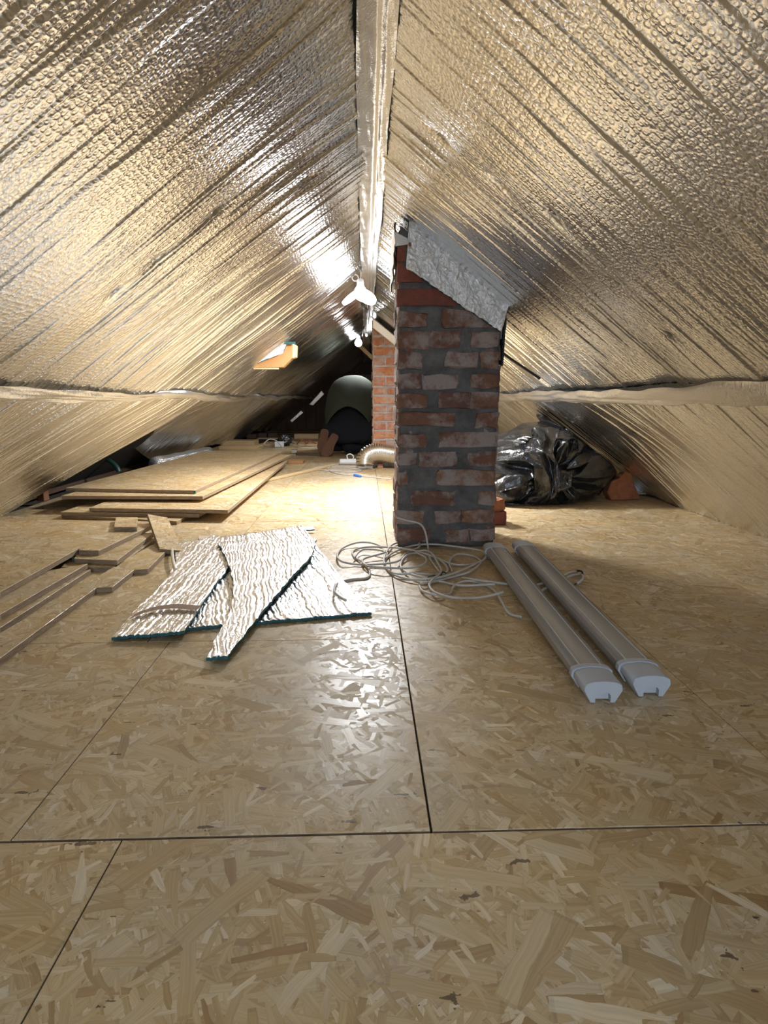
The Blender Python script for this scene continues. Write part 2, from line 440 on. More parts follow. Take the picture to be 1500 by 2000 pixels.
def on_slope(u, v, side):
    """where the pixel's ray meets the roof plane -> (y, s)"""
    d, nrm = slopeframe(side); r = ray(u, v)
    p0 = Vector((RX, 0, RZ)); nn = Vector(nrm); t = (p0 - cam.location).dot(nn) / r.dot(nn)
    P = cam.location + r * t; q = P - p0
    return P.y, q.dot(Vector(d))
def slope_pt(u, v, side, off=.035):
    y, s_ = on_slope(u, v, side); d, nrm = slopeframe(side); p = Vector((RX, 0, RZ)) + Vector(d) * s_ + Vector(nrm) * off
    return Vector((p.x, y, p.z))
PUCKERS = {}
for side, pts in ((-1, [(430, 412), (300, 510), (222, 568), (600, 350)]), (1, [(860, 262), (975, 352), (1090, 420), (1205, 545), (1310, 650)])):
    PUCKERS[(side, 'foil_sheet')] = [(*on_slope(u, v, side), .014) for u, v in pts]

ceil = tag(empty('ceiling', (0, 0, 0)), kind='structure')
JZ = .645; JSL = (RZ - JZ) / SL * math.hypot(1, SL); JSR = (RZ - JZ) / SR * math.hypot(1, SR)
foil_sheet(-1, .0, JSL + .02, Y0, Y1, 21, ceil)
foil_sheet(1, .0, JSR + .02, Y0, Y1, 22, ceil)
# lower strips.  left: near sheet reaches the floor and ends on a slanted edge; far sheet hangs loose behind it
def lowA(Y, S, H):
    f = (S - JSL) / (LEN[-1] - JSL)
    yend = 3.98 - .85 * np.clip(f, 0, 1.05)
    k = (Y - Y0) / (3.98 - Y0)
    Y = Y0 + (yend - Y0) * k
    H = H + .05 * np.sin(np.clip(f, 0, 1) * math.pi) * (.5 + .5 * np.sin(Y * 1.7)) - .02
    return Y, S, H
foil_sheet(-1, JSL - .02, LEN[-1] + .02, Y0, 3.98, 23, ceil, .0, lowA, amp=.006)
def lowB(Y, S, H):
    f = np.clip((S - JSL) / (LEN[-1] - JSL), 0, 1.05)
    short = np.clip((5.6 - Y) / 2.0, 0, 1) ** 1.2 * .50        # raised bottom edge where it starts
    S = JSL - .02 + (S - JSL + .02) * (1 - short)
    H = H - .10 * np.sin(f * math.pi * .55) * np.clip((6.5 - Y) / 2, .25, 1) + .03 * np.sin(Y * 2.1 + f * 2) * f
    return Y, S, H
foil_sheet(-1, JSL - .02, LEN[-1] + .01, 3.72, Y1, 24, ceil, .015, lowB, amp=.007)
def lowR(Y, S, H):
    f = np.clip((S - JSR) / (LEN[1] - JSR), 0, 1.05)
    H = H + .035 * np.sin(f * math.pi) * (np.sin(Y * 1.3 + .8)) - .03 * f * np.clip((Y - 3.4) / 1, 0, 1)
    return Y, S, H
foil_sheet(1, JSR - .02, LEN[1] - .005, Y0, Y1, 25, ceil, .0, lowR, amp=.006)

# tape bands over the joints, wavy and crumpled
def tape(side, sc, y0, y1, seed, width=.062, wav=.02, off=.016):
    ys = np.arange(y0, y1, .012); ts = np.linspace(-.5, .5, 12)
    Y, T = np.meshgrid(ys, ts, indexing='ij'); d, nrm = slopeframe(side)
    c = sc + wav * wob(Y, 0 * Y, seed, 4, 1.6)
    wd_ = width * (1 + .3 * wob(Y, 0 * Y, seed + 3, 4, 3))
    S = c + T * wd_
    H = off + .009 * np.abs(wob(Y * 1.5, T * 2.5, seed + 7, 3, 2.5)) + .010 * np.cos(T * math.pi) + .006 * wob(Y * 4, T * 8, seed + 5, 5, 1.5) + .006 * wob(Y, T, seed + 9, 3, 5)
    P_ = np.array([RX, 0, RZ]) + S[..., None] * d + H[..., None] * nrm; P_[..., 1] = Y
    return gridmesh('tape_strip', P_, M['tape'], ceil, np.stack([Y, S], -1))
tape(-1, JSL, Y0, Y1 - .3, 31, .058, .032)
tape(1, JSR, Y0, Y1 - .3, 34, .092, .020, .020)
# ridge tape: a folded strip hanging along the ridge
ys = np.arange(Y0, Y1, .012); ts = np.linspace(-1, 1, 15); Y, T = np.meshgrid(ys, ts, indexing='ij')
wd_ = .043 + .004 * wob(Y, 0 * Y, 41, 4, 2)
X = RX + T * wd_ + .004 * wob(Y, T, 42, 4, 3)
Z = RZ - .010 - np.abs(T) * wd_ * .80 - .010 * np.cos(T * math.pi * .5) + .0035 * wob(Y * 6, T * 5, 43, 5, 2) - .010 * np.exp(-((T - .25) / .12) ** 2) * (1 + .4 * wob(Y * 5, 0 * Y, 44, 4, 2))
gridmesh('ridge_tape', np.stack([X, Y, Z], -1), M['tape'], ceil, np.stack([Y, X], -1))

# dark roof deck and eaves outside the foil
deck = tag(empty('roof'), kind='structure')
for side, s in ((-1, SL), (1, SR)):
    xo = side * 2.75; zo = RZ + .16 - s * abs(xo - RX)
    vs = [(RX, Y0, RZ + .16), (RX, Y1, RZ + .16), (xo, Y1, zo), (xo, Y0, zo), (RX, Y0, RZ + .2), (RX, Y1, RZ + .2), (xo, Y1, zo + .04), (xo, Y0, zo + .04)]
    mesh('deck_board', vs, [(0, 1, 2, 3), (7, 6, 5, 4), (0, 3, 7, 4), (1, 5, 6, 2), (0, 4, 5, 1), (3, 2, 6, 7)], M['dark'], deck)
for n_, yy in (('wall_back', Y1 + .05), ('wall_front', Y0 - .05)):
    o = mesh(n_, [(-2.8, yy - .04, -.7), (2.8, yy - .04, -.7), (2.8, yy - .04, 1.7), (-2.8, yy - .04, 1.7), (-2.8, yy + .04, -.7), (2.8, yy + .04, -.7), (2.8, yy + .04, 1.7), (-2.8, yy + .04, 1.7)],
             [(0, 1, 2, 3), (7, 6, 5, 4), (0, 4, 5, 1), (1, 5, 6, 2), (2, 6, 7, 3), (3, 7, 4, 0)], M['gable'] if n_ == 'wall_back' else M['gablegrey'])
    tag(o, kind='structure')
# gable boards on the far wall
gb = bpy.data.objects['wall_back']
for i in range(22):
    x = -2.2 + i * .2
    top = RZ + .1 - (SL if x < RX else SR) * abs(x + .1 - RX)
    if top < .05: continue
    box('wall_board', (x + .1, Y1 - .03, top / 2), (.192, .02 + .006 * (i % 3), top), M['gable'], gb)
box('grey_panel', (.10, Y1 - .09, .80), (.62, .03, .6), M['gablegrey'], gb)
# window behind the photographer
wn = tag(empty('window_1', (-.15, Y0 + .05, .72)), kind='structure')
box('window_pane', (0, 0, 0), (.8, .01, .6), M['sky'], wn)
for sx in (-1, 1): box('window_frame', (sx * .43, .01, 0), (.06, .04, .72), M['wood'], wn)
for sz in (-1, 1): box('window_frame', (0, .01, sz * .33), (.92, .04, .06), M['wood'], wn)

# ------------------------------------------------------------------ floor: OSB panels with open joints
fl = tag(empty('floor'), kind='structure')
mesh('floor_base', [(-2.8, Y0, -.03), (2.8, Y0, -.03), (2.8, Y1, -.03), (-2.8, Y1, -.03), (-2.8, Y0, -.09), (2.8, Y0, -.09), (2.8, Y1, -.09), (-2.8, Y1, -.09)],
     [(0, 1, 2, 3), (7, 6, 5, 4), (0, 4, 5, 1), (1, 5, 6, 2), (2, 6, 7, 3), (3, 7, 4, 0)], M['gap'], fl)
def panel(x0, x1, y0, y1, skew=0.0, name='floor_panel', m=None):
    # skew: how much y rises from x0 to x1 (front/back joints run slightly askew)
    g = .0009
    z = random.uniform(-.0008, 0)
    o = [(x0 + g, y0 + g), (x1 - g, y0 + g + skew), (x1 - g, y1 - g + skew), (x0 + g, y1 - g)]
    return prism(name, o, -.022, z, [m or M['osb'], M['edge']], fl, bev=.0008)
XL, XR = -1.95, 1.90
a = W(0, 1645); b = W(850, 1624); c_ = W(1500, 1613); ya = (a.y + b.y) / 2
y1j = W(850, 1624).y; yR = W(1500, 1613).y
y2j = W(780, 1247).y
xs1 = W(850, 1600).x; xs1b = W(760, 1120).x; xm = (xs1 + xs1b) / 2
xl = W(190, 1430).x; xr1 = W(1420, 1410).x
print('joints', y1j, yR, y2j, xs1, xs1b, xl, xr1, W(1014, 1050), W(1200, 1004), W(240, 1644), W(66, 1974), W(1390, 1079), W(500, 1016))
x0a = W(150, 1800).x
xr2 = xr1 + .56
# near row
panel(XL, x0a, Y0, y1j - .001); panel(x0a, .95, Y0, y1j - .001); panel(.95, XR, Y0, y1j - .001)
# second row, left of the long joint
panel(-1.2, xl, y1j + .002, y2j); panel(XL, -1.2, y1j + .002, y2j); panel(xl, xm - .0005, y1j + .002, y2j)
# behind it
panel(XL, -1.15, y2j, 3.45); panel(-1.15, -.56, y2j, 2.95); panel(-.56, xm, y2j, 2.95)
# right of the long joint
panel(xm + .0008, xr1, y1j + .001, 3.2); panel(xr1, xr2, y1j + .001, 2.22); panel(xr1, xr2, 2.22, 4.7); panel(xr2, XR, y1j + .001, 2.9); panel(xr2, XR, 2.9, 5.4)
yy = 2.95
panel(XL, -1.15, 3.45, 5.9); panel(-1.15, -.56, 2.95, 5.2); panel(-.56, xm, 2.95, 4.8)
panel(xm, xr1, 3.2, 5.6)
for (x0, x1, ys_) in ((XL, -1.15, (5.9, 8.4)), (-1.15, -.56, (5.2, 7.7, 9.6)), (-.56, xm, (4.8, 7.3, 9.6)), (xm, xr1, (5.6, 8.1, 9.6)), (xr1, xr2, (4.7, 7.2, 9.6)), (xr2, XR, (5.4, 7.9))):
    for p, q in zip(ys_[:-1], ys_[1:]): panel(x0, x1, p, q)
# bare floor boards further back
for i in range(9):
    y = 9.62 + i * .29
    box('floor_plank', (-.05, y + .14, -.012), (3.7, .27, .022), M['wood_old'] if i % 2 else M['wood_x'], fl)

# eave timbers seen under the left foil
for i, (u, v0, v1, y) in enumerate(((122, 925, 968, 3.35),)):
    p = D(u, v1, y); q = D(u, v0, y)
    tag(box('eave_post', (-1.97, 3.62, .07), (.045, .06, .135), M['wood_red'], None), 'short reddish timber post under the lower foil edge, left of the board stack', 'timber')
tag(box('eave_timber', (-2.12, 4.3, .04), (.09, 3.4, .09), M['wood_old']), 'long dark old timber lying in the eaves behind the board stack', 'timber')
tag(box('eave_joist', (-2.28, 2.7, .03), (.55, .06, .07), M['wood_red']), 'reddish joist end in the dark eaves at the left frame edge', 'timber')

# ------------------------------------------------------------------ chimneys
def roofz(x): return RZ - (SR if x > RX else SL) * abs(x - RX)
def brick_mesh(sx, sy, sz, seed, jit=.0035):
    bm = bmesh.new(); bmesh.ops.create_cube(bm, size=1)
    bmesh.ops.subdivide_edges(bm, edges=list(bm.edges), cuts=1, use_grid_fill=True)
    bmesh.ops.bevel(bm, geom=[e for e in bm.edges if e.calc_face_angle(0) > .5], offset=.035, segments=1, affect='EDGES')
    r = random.Random(seed)
    for v in bm.verts:
        v.co = Vector((v.co.x * sx + r.uniform(-jit, jit), v.co.y * sy + r.uniform(-jit, jit), v.co.z * sz + r.uniform(-jit, jit)))
    return bm
def add_brick(parent, cx, cy, cz, sx, sy, sz, mat, seed, clipz=True, jit=.0035, rot=0, org=(0, 0, 0)):
    bm = brick_mesh(sx, sy, sz, seed, jit)
    if rot: bmesh.ops.rotate(bm, verts=bm.verts, matrix=Matrix.Rotation(rot, 3, 'Y'))
    if clipz:
        d, n = slopeframe(1); n = Vector(n)
        p0 = Vector((RX, 0, RZ)) + n * .03 - Vector((cx, cy, cz))
        bmesh.ops.bisect_plane(bm, geom=list(bm.verts) + list(bm.edges) + list(bm.faces), plane_co=p0, plane_no=-n, clear_outer=True)
        if len(bm.faces) < 4: bm.free(); return None
        ed = [e for e in bm.edges if len(e.link_faces) == 1]
        if ed: bmesh.ops.holes_fill(bm, edges=ed)
        bmesh.ops.triangulate(bm, faces=[f for f in bm.faces if len(f.verts) > 4])
    return frombm('brick', bm, mat, parent, loc=Vector((cx - org[0], cy - org[1], cz - org[2])))
def core(parent, x0, x1, y0, y1, mat, seed, org, amp=.006):
    """mortar body, subdivided and roughened, cut off under the roof slope"""
    bm = bmesh.new(); bmesh.ops.create_cube(bm, size=1)
    for v in bm.verts: v.co = Vector((x0 if v.co.x < 0 else x1, y0 if v.co.y < 0 else y1, 0 if v.co.z < 0 else 1.4))
    for _ in range(5): bmesh.ops.subdivide_edges(bm, edges=[e for e in bm.edges if e.calc_length() > .022], cuts=1, use_grid_fill=True)
    for v in bm.verts:
        p = v.co * 14; q = noise.noise(p) * amp + noise.noise(v.co * 50) * amp * .5
        cx, cy = (x0 + x1) / 2, (y0 + y1) / 2
        o = Vector((1 if v.co.x > cx else -1, 1 if v.co.y > cy else -1, 0))
        if abs(v.co.x - x0) < 1e-4 or abs(v.co.x - x1) < 1e-4: v.co.x += o.x * q
        if abs(v.co.y - y0) < 1e-4 or abs(v.co.y - y1) < 1e-4: v.co.y += o.y * q
    d, n = slopeframe(1); n = Vector(n); p0 = Vector((RX, 0, RZ)) + n * .03
    bmesh.ops.bisect_plane(bm, geom=list(bm.verts) + list(bm.edges) + list(bm.faces), plane_co=p0, plane_no=-n, clear_outer=True)
    bmesh.ops.holes_fill(bm, edges=[e for e in bm.edges if len(e.link_faces) == 1])
    for v in bm.verts: v.co -= Vector(org)
    return frombm('mortar', bm, mat, parent, smooth=True)

CY = W(870, 1068).y; CD = .36
cbl = D(776, 1060, CY); cbr = D(962, 1060, CY); ctr = D(984, 640, CY)
CX0 = cbl.x + .006; CX1 = (cbr.x + ctr.x) / 2 - .004
org = ((CX0 + CX1) / 2, CY + CD / 2, 0)
ch = tag(empty('chimney', org), 'large dark grey-mortared brick chimney with a foil flap, nearest to the camera', 'chimney')
core(ch, CX0, CX1, CY + .004, CY + CD, M['mortar'], 1, org)
def cpx(x, y): return 740 + x * .33, 440 + y * .33
front = [
 (108, 190, 100, 215, 'r'), (108, 262, 226, 338, 'r'), (108, 470, 376, 476, 'r'),
 (115, 285, 515, 605, 'd'), (368, 705, 500, 605, 'd'),
 (115, 300, 630, 728, 'd'), (305, 485, 632, 726, 'd'), (545, 712, 630, 722, 'd'),
 (115, 262, 755, 850, 'd'), (395, 590, 752, 842, 'd'), (598, 712, 750, 850, 'd'),
 (118, 250, 880, 965, 'd'), (262, 465, 885, 966, 'd'), (540, 712, 880, 962, 'd'),
 (110, 285, 998, 1082, 'd'), (352, 535, 992, 1082, 'd'), (540, 712, 992, 1080, 'd'),
 (115, 450, 1108, 1190, 'd'), (572, 705, 1112, 1196, 'd'),
 (115, 278, 1235, 1310, 'd'), (360, 700, 1225, 1312, 'd'),
 (115, 225, 1345, 1420, 'd'), (230, 462, 1342, 1425, 'd'), (527, 692, 1345, 1425, 'd'),
 (112, 168, 1457, 1538, 'd'), (342, 688, 1450, 1535, 'd'),
 (195, 447, 1573, 1655, 'd'), (590, 688, 1578, 1655, 'd'),
 (105, 262, 1688, 1765, 'd'), (330, 480, 1692, 1766, 'd'), (484, 678, 1686, 1762, 'd'),
 (108, 300, 1795, 1870, 'd'), (395, 530, 1800, 1868, 'd'), (535, 680, 1795, 1866, 'd')]
for i, (x0, x1, y0, y1, k) in enumerate(front):
    a = D(*cpx(x0, y1), CY); b = D(*cpx(x1, y0), CY)
    s = b - a; proud = random.uniform(.002, .009)
    add_brick(ch, (a.x + b.x) / 2, CY + .03 - proud, (a.z + b.z) / 2, abs(s.x), .06, abs(s.z), M['brick_red'] if k == 'r' else M['brick_dark'], i, org=org, jit=.0015 if k == 'r' else .0065)
# side and back faces laid in courses
def side_courses(par, x0, x1, y0, y1, cs, bh, mats, seed, org, faces=('L', 'R', 'B'), z00=.02):
    r = random.Random(seed); nz = int(1.4 / cs)
    for i in range(nz):
        z = z00 + cs * (i + .5)
        if z > roofz(x0) - .02: break
        for f in faces:
            if f in 'LR':
                x = x0 if f == 'L' else x1; zmax = roofz(x)
                if z > zmax - .03: continue
                cuts = [y0, y0 + (.24 if i % 2 else .12), y1] if y1 - y0 < .4 else [y0, y0 + .12 + .12 * (i % 2), y1 - .1, y1]
                for p, q in zip(cuts[:-1], cuts[1:]):
                    if q - p < .03: continue
                    sgn = -1 if f == 'L' else 1
                    add_brick(par, x - sgn * (.03 - r.uniform(.002, .009)), (p + q) / 2, z, .06, q - p - .014, bh, r.choice(mats), r.random(), org=org)
            else:
                y = y1 if f == 'B' else y0
                cuts = [x0, x0 + (.25 if i % 2 else .125), x1] if i % 2 else [x0, x0 + .12, x1 - .01, x1]
                for p, q in zip(cuts[:-1], cuts[1:]):
                    if q - p < .03: continue
                    sg = 1 if f == 'B' else -1
                    add_brick(par, (p + q) / 2, y - sg * (.03 - r.uniform(.002, .008)), z, q - p - .012, .06, bh, r.choice(mats), r.random(), org=org)
side_courses(ch, CX0, CX1, CY, CY + CD, .0815, .062, [M['brick_dark']], 5, org)

# second chimney further back
C2Y = 5.35; p = D(729, 850, C2Y); X20 = p.x; X21 = X20 + .38; D2 = .36
org2 = ((X20 + X21) / 2, C2Y + D2 / 2, 0)
ch2 = tag(empty('chimney', org2), 'orange brick chimney with pale joints behind the metal duct', 'chimney')
core(ch2, X20, X21, C2Y + .003, C2Y + D2, M['mortar_pale'], 2, org2)
r = random.Random(4)
z_of = lambda v: D(735, v, C2Y).z
rows2 = [(640, 654, (0, .14)), (659, 674, (0, .10, .25)), (679, 694, (0, .24)), (699, 713, (0, .11, .25)), (717, 733, (0, .25)), (737, 753, (0, .112, .25)),
         (758, 770, (0, .12, .25)), (775, 789, (0, .25)), (793, 804, (0, .12, .25)), (808, 821, (0, .24)), (824, 839, (0, .12, .25)), (842, 856, (0, .25)), (860, 872, (0, .12, .25)), (876, 888, (0, .25)), (892, 904, (0, .12, .25))]
for i, (v0, v1, cu) in enumerate(rows2):
    zt, zb = z_of(v0), z_of(v1); cu = list(cu) + [.38]
    for p, q in zip(cu[:-1], cu[1:]):
        add_brick(ch2, X20 + (p + q) / 2, C2Y + .03 - r.uniform(.001, .006), (zt + zb) / 2, q - p - .012, .06, zt - zb, M['brick_warm'], r.random(), org=org2)
side_courses(ch2, X20, X21, C2Y, C2Y + D2, .085, .066, [M['brick_warm']], 6, org2)

# foil collars folded down over the chimneys' sloping tops
def patch(name, corners, nu, nv, mats, amp, seed, parent=None, thick=.006, bulge=0.0, freq=30):
    """crumpled quad sheet: corners (tl, tr, br, bl), solid"""
    tl, tr, br, bl = [np.array(c) for c in corners]
    U, V = np.meshgrid(np.linspace(0, 1, nu), np.linspace(0, 1, nv), indexing='ij')
    P_ = (tl * (1 - U[..., None]) + tr * U[..., None]) * (1 - V[..., None]) + (bl * (1 - U[..., None]) + br * U[..., None]) * V[..., None]
    n = np.cross(tr - tl, bl - tl); n = n / np.linalg.norm(n)
    wv = np.linalg.norm(tr - tl); hv = np.linalg.norm(bl - tl)
    Hh = np.array([[noise.noise(Vector((u * wv * freq, v * hv * freq, seed))) for v in V[0]] for u in U[:, 0]])
    Hh = np.abs(Hh) * amp + amp * .6 * wob(U * wv * 20, V * hv * 20, seed, 4, 1) + bulge * np.sin(U * math.pi) * np.sin(V * math.pi)
    P_ = P_ + Hh[..., None] * n
    o = gridmesh(name, P_, mats, parent, np.stack([U * wv, V * hv], -1))
    md = o.modifiers.new('solid', 'SOLIDIFY'); md.thickness = thick; md.offset = 0
    if len(mats) > 1: md.material_offset_rim = 1
    return o
fy = CY - .012
c1 = [D(799, 430, fy + .012), D(1000, 574, fy + .012), D(978, 648, fy - .015), D(792, 522, fy - .012)]
o = patch('foil_flap', c1, 150, 50, [M['flap'], M['foam']], .011, 3, freq=42)
tag(o, 'crumpled silver foil flap taped along the sloping top of the dark chimney', 'foil flap')
c2 = [D(770, 452, CY - .004), D(800, 468, CY - .004), D(798, 477, CY - .008), D(772, 482, CY - .008)]
tag(patch('foil_tab', c2, 10, 8, [M['flap'], M['foam']], .004, 5), 'small grey foil tab folded at the top corner of the dark chimney', 'foil flap')
c3 = [Vector((CX0 - .016, CY - .003, roofz(CX0) - .03)), Vector((CX0 - .014, CY + CD, roofz(CX0) - .03)), Vector((CX0 - .018, CY + CD, 1.08)), Vector((CX0 - .020, CY - .004, 1.14))]
tag(patch('foil_side_flap', c3, 14, 16, [M['flap'], M['black_foam']], .006, 6), 'narrow foil strip hanging down the lamp-side face of the dark chimney', 'foil flap')
c4 = [Vector((CX1 + .014, CY - .01, .985)), Vector((CX1 + .013, CY + CD, .985)), Vector((CX1 + .012, CY + CD, .80)), Vector((CX1 + .012, CY - .005, .74))]
tag(patch('membrane_strip', c4, 12, 16, [M['black_foam']], .005, 7), 'black membrane strip down the outer edge of the dark chimney below the flap', 'membrane')
c5 = [D(728, 622, C2Y - .05), D(790, 672, C2Y - .05), D(790, 690, C2Y - .03), D(728, 640, C2Y - .03)]
tag(patch('foil_flap', c5, 20, 10, [M['flap'], M['foam']], .006, 9), 'small sloping foil flap over the orange brick chimney top', 'foil flap')

# ------------------------------------------------------------------ lamps
def bulb_parts(root, r, glow):
    vs = []; fs = []; seg = 20; prof = [(0, -1.35), (.45, -1.3), (.8, -1.05), (1, -.6), (1.0, -.2), (.85, .2), (.6, .55), (.48, .8)]
    for (a, z) in prof:
        for k in range(seg):
            t_ = 2 * math.pi * k / seg; vs.append((a * r * math.cos(t_), a * r * math.sin(t_), z * r))
    for i in range(len(prof) - 1):
        for k in range(seg): fs.append((i * seg + k, i * seg + (k + 1) % seg, (i + 1) * seg + (k + 1) % seg, (i + 1) * seg + k))
    mesh('glass_bulb', vs, fs, glow, root, True)
    vs = []; fs = []
    prof = [(.5, .75), (.55, .8), (.55, 1.4), (.4, 1.6), (.1, 1.7)]
    for (a, z) in prof:
        for k in range(seg):
            t_ = 2 * math.pi * k / seg; vs.append((a * r * math.cos(t_), a * r * math.sin(t_), z * r))
    for i in range(len(prof) - 1):
        for k in range(seg): fs.append((i * seg + k, i * seg + (k + 1) % seg, (i + 1) * seg + (k + 1) % seg, (i + 1) * seg + k))
    mesh('lamp_socket', vs, fs, M['white'], root, True)
wl = tag(empty('work_lamp', LAMP), 'blazing white hanging lamp with spread lobes enlarged to imitate its glare, nearest lamp to the dark chimney', 'lamp')
bulb_parts(wl, .038, M['glow'])
for k, (az, tilt) in enumerate(((200, -38), (320, -30), (80, -36))):
    bm = bmesh.new()
    for i in range(2): pass
    n = 10; ring = []
    L_, w_ = .135, .055  # glowing lobes made larger so their shape also imitates the lamp's glare
    pts = [(math.cos(a) * w_, L_ / 2 + math.sin(a) * L_ / 2) for a in np.linspace(0, 2 * math.pi, 20, endpoint=False)]
    f = bm.faces.new([bm.verts.new((p[0], p[1], 0)) for p in pts]); r_ = bmesh.ops.extrude_face_region(bm, geom=[f])
    for v in r_['geom']:
        if isinstance(v, bmesh.types.BMVert): v.co.z = -.014
    bmesh.ops.recalc_face_normals(bm, faces=bm.faces)
    for f in bm.faces:
        if f.normal.z > .5: f.material_index = 1
    o = frombm('glare_lobe', bm, [M['glow'], M['glow']], wl, loc=(0, 0, .01))
    o.rotation_euler = (math.radians(tilt), 0, math.radians(az))
tube('lamp_cord', [(0, 0, .06), (.004, 0, .09), (0, .01, .13)], .004, M['cable'], wl)
tube('cord_coil', [(-.03 + .018 * math.cos(a), .03, .075 + .018 * math.sin(a)) for a in np.linspace(0, 11, 20)], .003, M['cable'], wl)
for (u, v, y, r_, lab) in ((700, 667, 6.9, .036, 'white glowing bulb hanging lower and left of two in front of far slope'), (716, 648, 7.4, .036, 'white glowing bulb hanging higher, partly beside the orange chimney')):
    p = D(u, v, y); b_ = tag(empty('hanging_bulb', p), lab, 'lamp', 'bulbs hanging from the far ridge')
    bulb_parts(b_, r_ * 1.15, M['glow'])
    zr = RZ - p.z - .03
    tube('bulb_cord', [(0, 0, .05), (.012, 0, .09), (-.004, 0, zr)], .004, M['cable_black'], b_)
bl = tag(empty('hanging_bulb', BACKLAMP), 'bulb hanging from the ridge behind the photographer', 'lamp')
bulb_parts(bl, .03, M['glow'])
# move the real lights to the bulbs
ll = [o for o in bpy.data.objects if o.name.startswith('far_bulb_light')]
ll[0].location = D(700, 667, 6.9) + Vector((0, -.09, -.03)); ll[1].location = D(716, 648, 7.4) + Vector((0, -.09, -.03))
bpy.data.objects['work_lamp_light'].location = LAMP + Vector((0, 0, -.13))
bpy.data.objects['ceiling_bulb_light'].location = BACKLAMP + Vector((0, 0, -.1))

# cord running from lamp to lamp under the ridge
tag(tube('ridge_cable', [D(712, 570, 3.9), D(711, 600, 4.6), D(718, 606, 5.2), D(712, 620, 6.0), D(714, 634, 6.8)], .006, M['cable_black']), 'thin dark cable sagging from the big lamp towards the far bulbs', 'cable')
tag(tube('ridge_pipe', [D(735, 478, 3.3), D(765, 497, 3.1)], .012, M['cable_black'], smoothpath=False), 'short black bar near the ridge beside the bright lamp', 'bar')
tag(tube('black_cable', [slope_pt(982, 672, 1), slope_pt(1010, 692, 1), slope_pt(1040, 712, 1), slope_pt(1064, 728, 1)], .007, M['cable_black']), 'black cable running from the dark chimney to the taped joint', 'cable')

# ------------------------------------------------------------------ purlin stub coming out of the left foil
pl_ = D(575, 716, 4.1)
st = tag(empty('purlin_stub', D(545, 712, 4.15)), 'orange pine beam end sticking out of the left foil slope', 'beam')
def extr(name, pts, y0, y1, mat, parent, mi=None):
    n = len(pts); o = parent.location if parent else Vector()
    vs = [(p.x - o.x, y0 - o.y, p.z - o.z) for p in pts] + [(p.x - o.x, y1 - o.y, p.z - o.z) for p in pts]
    fs = [tuple(range(n)), tuple(reversed(range(n, 2 * n)))] + [(i, (i + 1) % n + 0, (i + 1) % n + n, i + n)[::-1] for i in range(n)]
    bm = bmesh.new(); V_ = [bm.verts.new(v) for v in vs]
    for f in fs: bm.faces.new([V_[i] for i in f])
    bmesh.ops.recalc_face_normals(bm, faces=bm.faces); bmesh.ops.bevel(bm, geom=list(bm.edges), offset=.002, segments=1, affect='EDGES')
    return frombm(name, bm, mat, parent)
pts = [D(u, v, 4.1) for u, v in ((470, 719), (553, 717), (571, 699), (571, 671), (535, 668))]
extr('beam', pts, 4.1, 4.19, M['wood_x' if 0 else 'wood'], st)
pts = [D(u, v, 4.1) for u, v in ((571, 700), (578, 697), (579, 674), (571, 671))]
extr('end_face', pts, 4.1, 4.19, M['wood_x'], st)
tag(patch('foil_scrap', [D(520, 688, 4.07), D(560, 668, 4.07), D(553, 690, 4.06), D(487, 716, 4.06)], 26, 12, [M['flap'], M['foam']], .012, 12), 'crumpled silver foil scrap clinging to the pine beam end', 'foil scrap')
tag(patch('foam_scrap', [D(554, 667, 4.08), D(577, 668, 4.08), D(577, 671, 4.06), D(554, 671, 4.06)], 8, 4, [M['foam'], M['foam']], .002, 13), 'small teal foam scrap on top of the pine beam end', 'foam scrap')
tag(box('batten', (D(520, 719, 4.12).x, 4.12, D(520, 719.5, 4.12).z), (.17, .03, .012), M['wood_x']), 'thin pale batten under the pine beam end', 'batten')

# ------------------------------------------------------------------ OSB sheet stack (middle left)
TH = .0185
def sheet(u_l, v_l, u_r, v_r, ub, vb, zt, label, L=2.45, m='osb_pale', marks=(), grp='OSB sheets stacked on the floor'):
    """front-left, front-right, back-right pixels of the top face"""
    a = W(u_l, v_l, zt); b = W(u_r, v_r, zt); c = W(ub, vb, zt)
    d = (c - b).normalized() * L
    o = prism('osb_sheet', [a, b, b + d, a + d], zt - TH, zt, [M[m], M['edge']], None, bev=.001)
    tag(o, label, 'board', grp)
    for (k, w_) in marks:
        q = b + (a - b) * k; 
        mk = box('paint_mark', (q.x - o.location.x, q.y - o.location.y - .0005, zt - o.location.z - TH / 2), (w_, .002, TH * .9), M['green'], o)
    return o
zz = TH
sheet(120, 1006, 345, 1018, 545, 915, zz, 'lowest OSB sheet of the stack, mostly hidden on the floor', 2.3)
zz += TH + .0015
sheet(118, 1000, 388, 1004, 560, 905, zz, 'second OSB sheet from the bottom of the stack', 2.35)
zz += TH + .004
sheet(174, 992, 445, 996, 564, 898, zz, 'OSB sheet jutting furthest towards the camera in the stack', 2.4)
zz += TH + .016
sheet(120, 968, 396, 969, 569, 888, zz, 'second OSB sheet from the top of the stack, turned clockwise', 2.45)
zz += TH + .0015
s1 = sheet(128, 953, 380, 958, 556, 880, zz, 'topmost OSB sheet of the stack with a green corner mark', 2.45, marks=((.0, .012),))
for k in range(3):
    q = W(300 + 60 * k, 990 - 20 * k, 0)
tag(box('spacer_block', (W(430, 985, .06).x - .25, W(430, 985, .06).y + .6, TH * 3 + .0145), (.3, .1, .013), M['wood_old']), 'thin dark spacer block between sheets of the OSB stack', 'block')
tag(box('loose_batten', W(602, 910, .01) + Vector((-.02, -.5, 0)), (.035, 1.2, .018), M['wood_x'], rot=(0, 0, -.42)), 'narrow pale batten lying on the floor right of the OSB stack', 'batten')

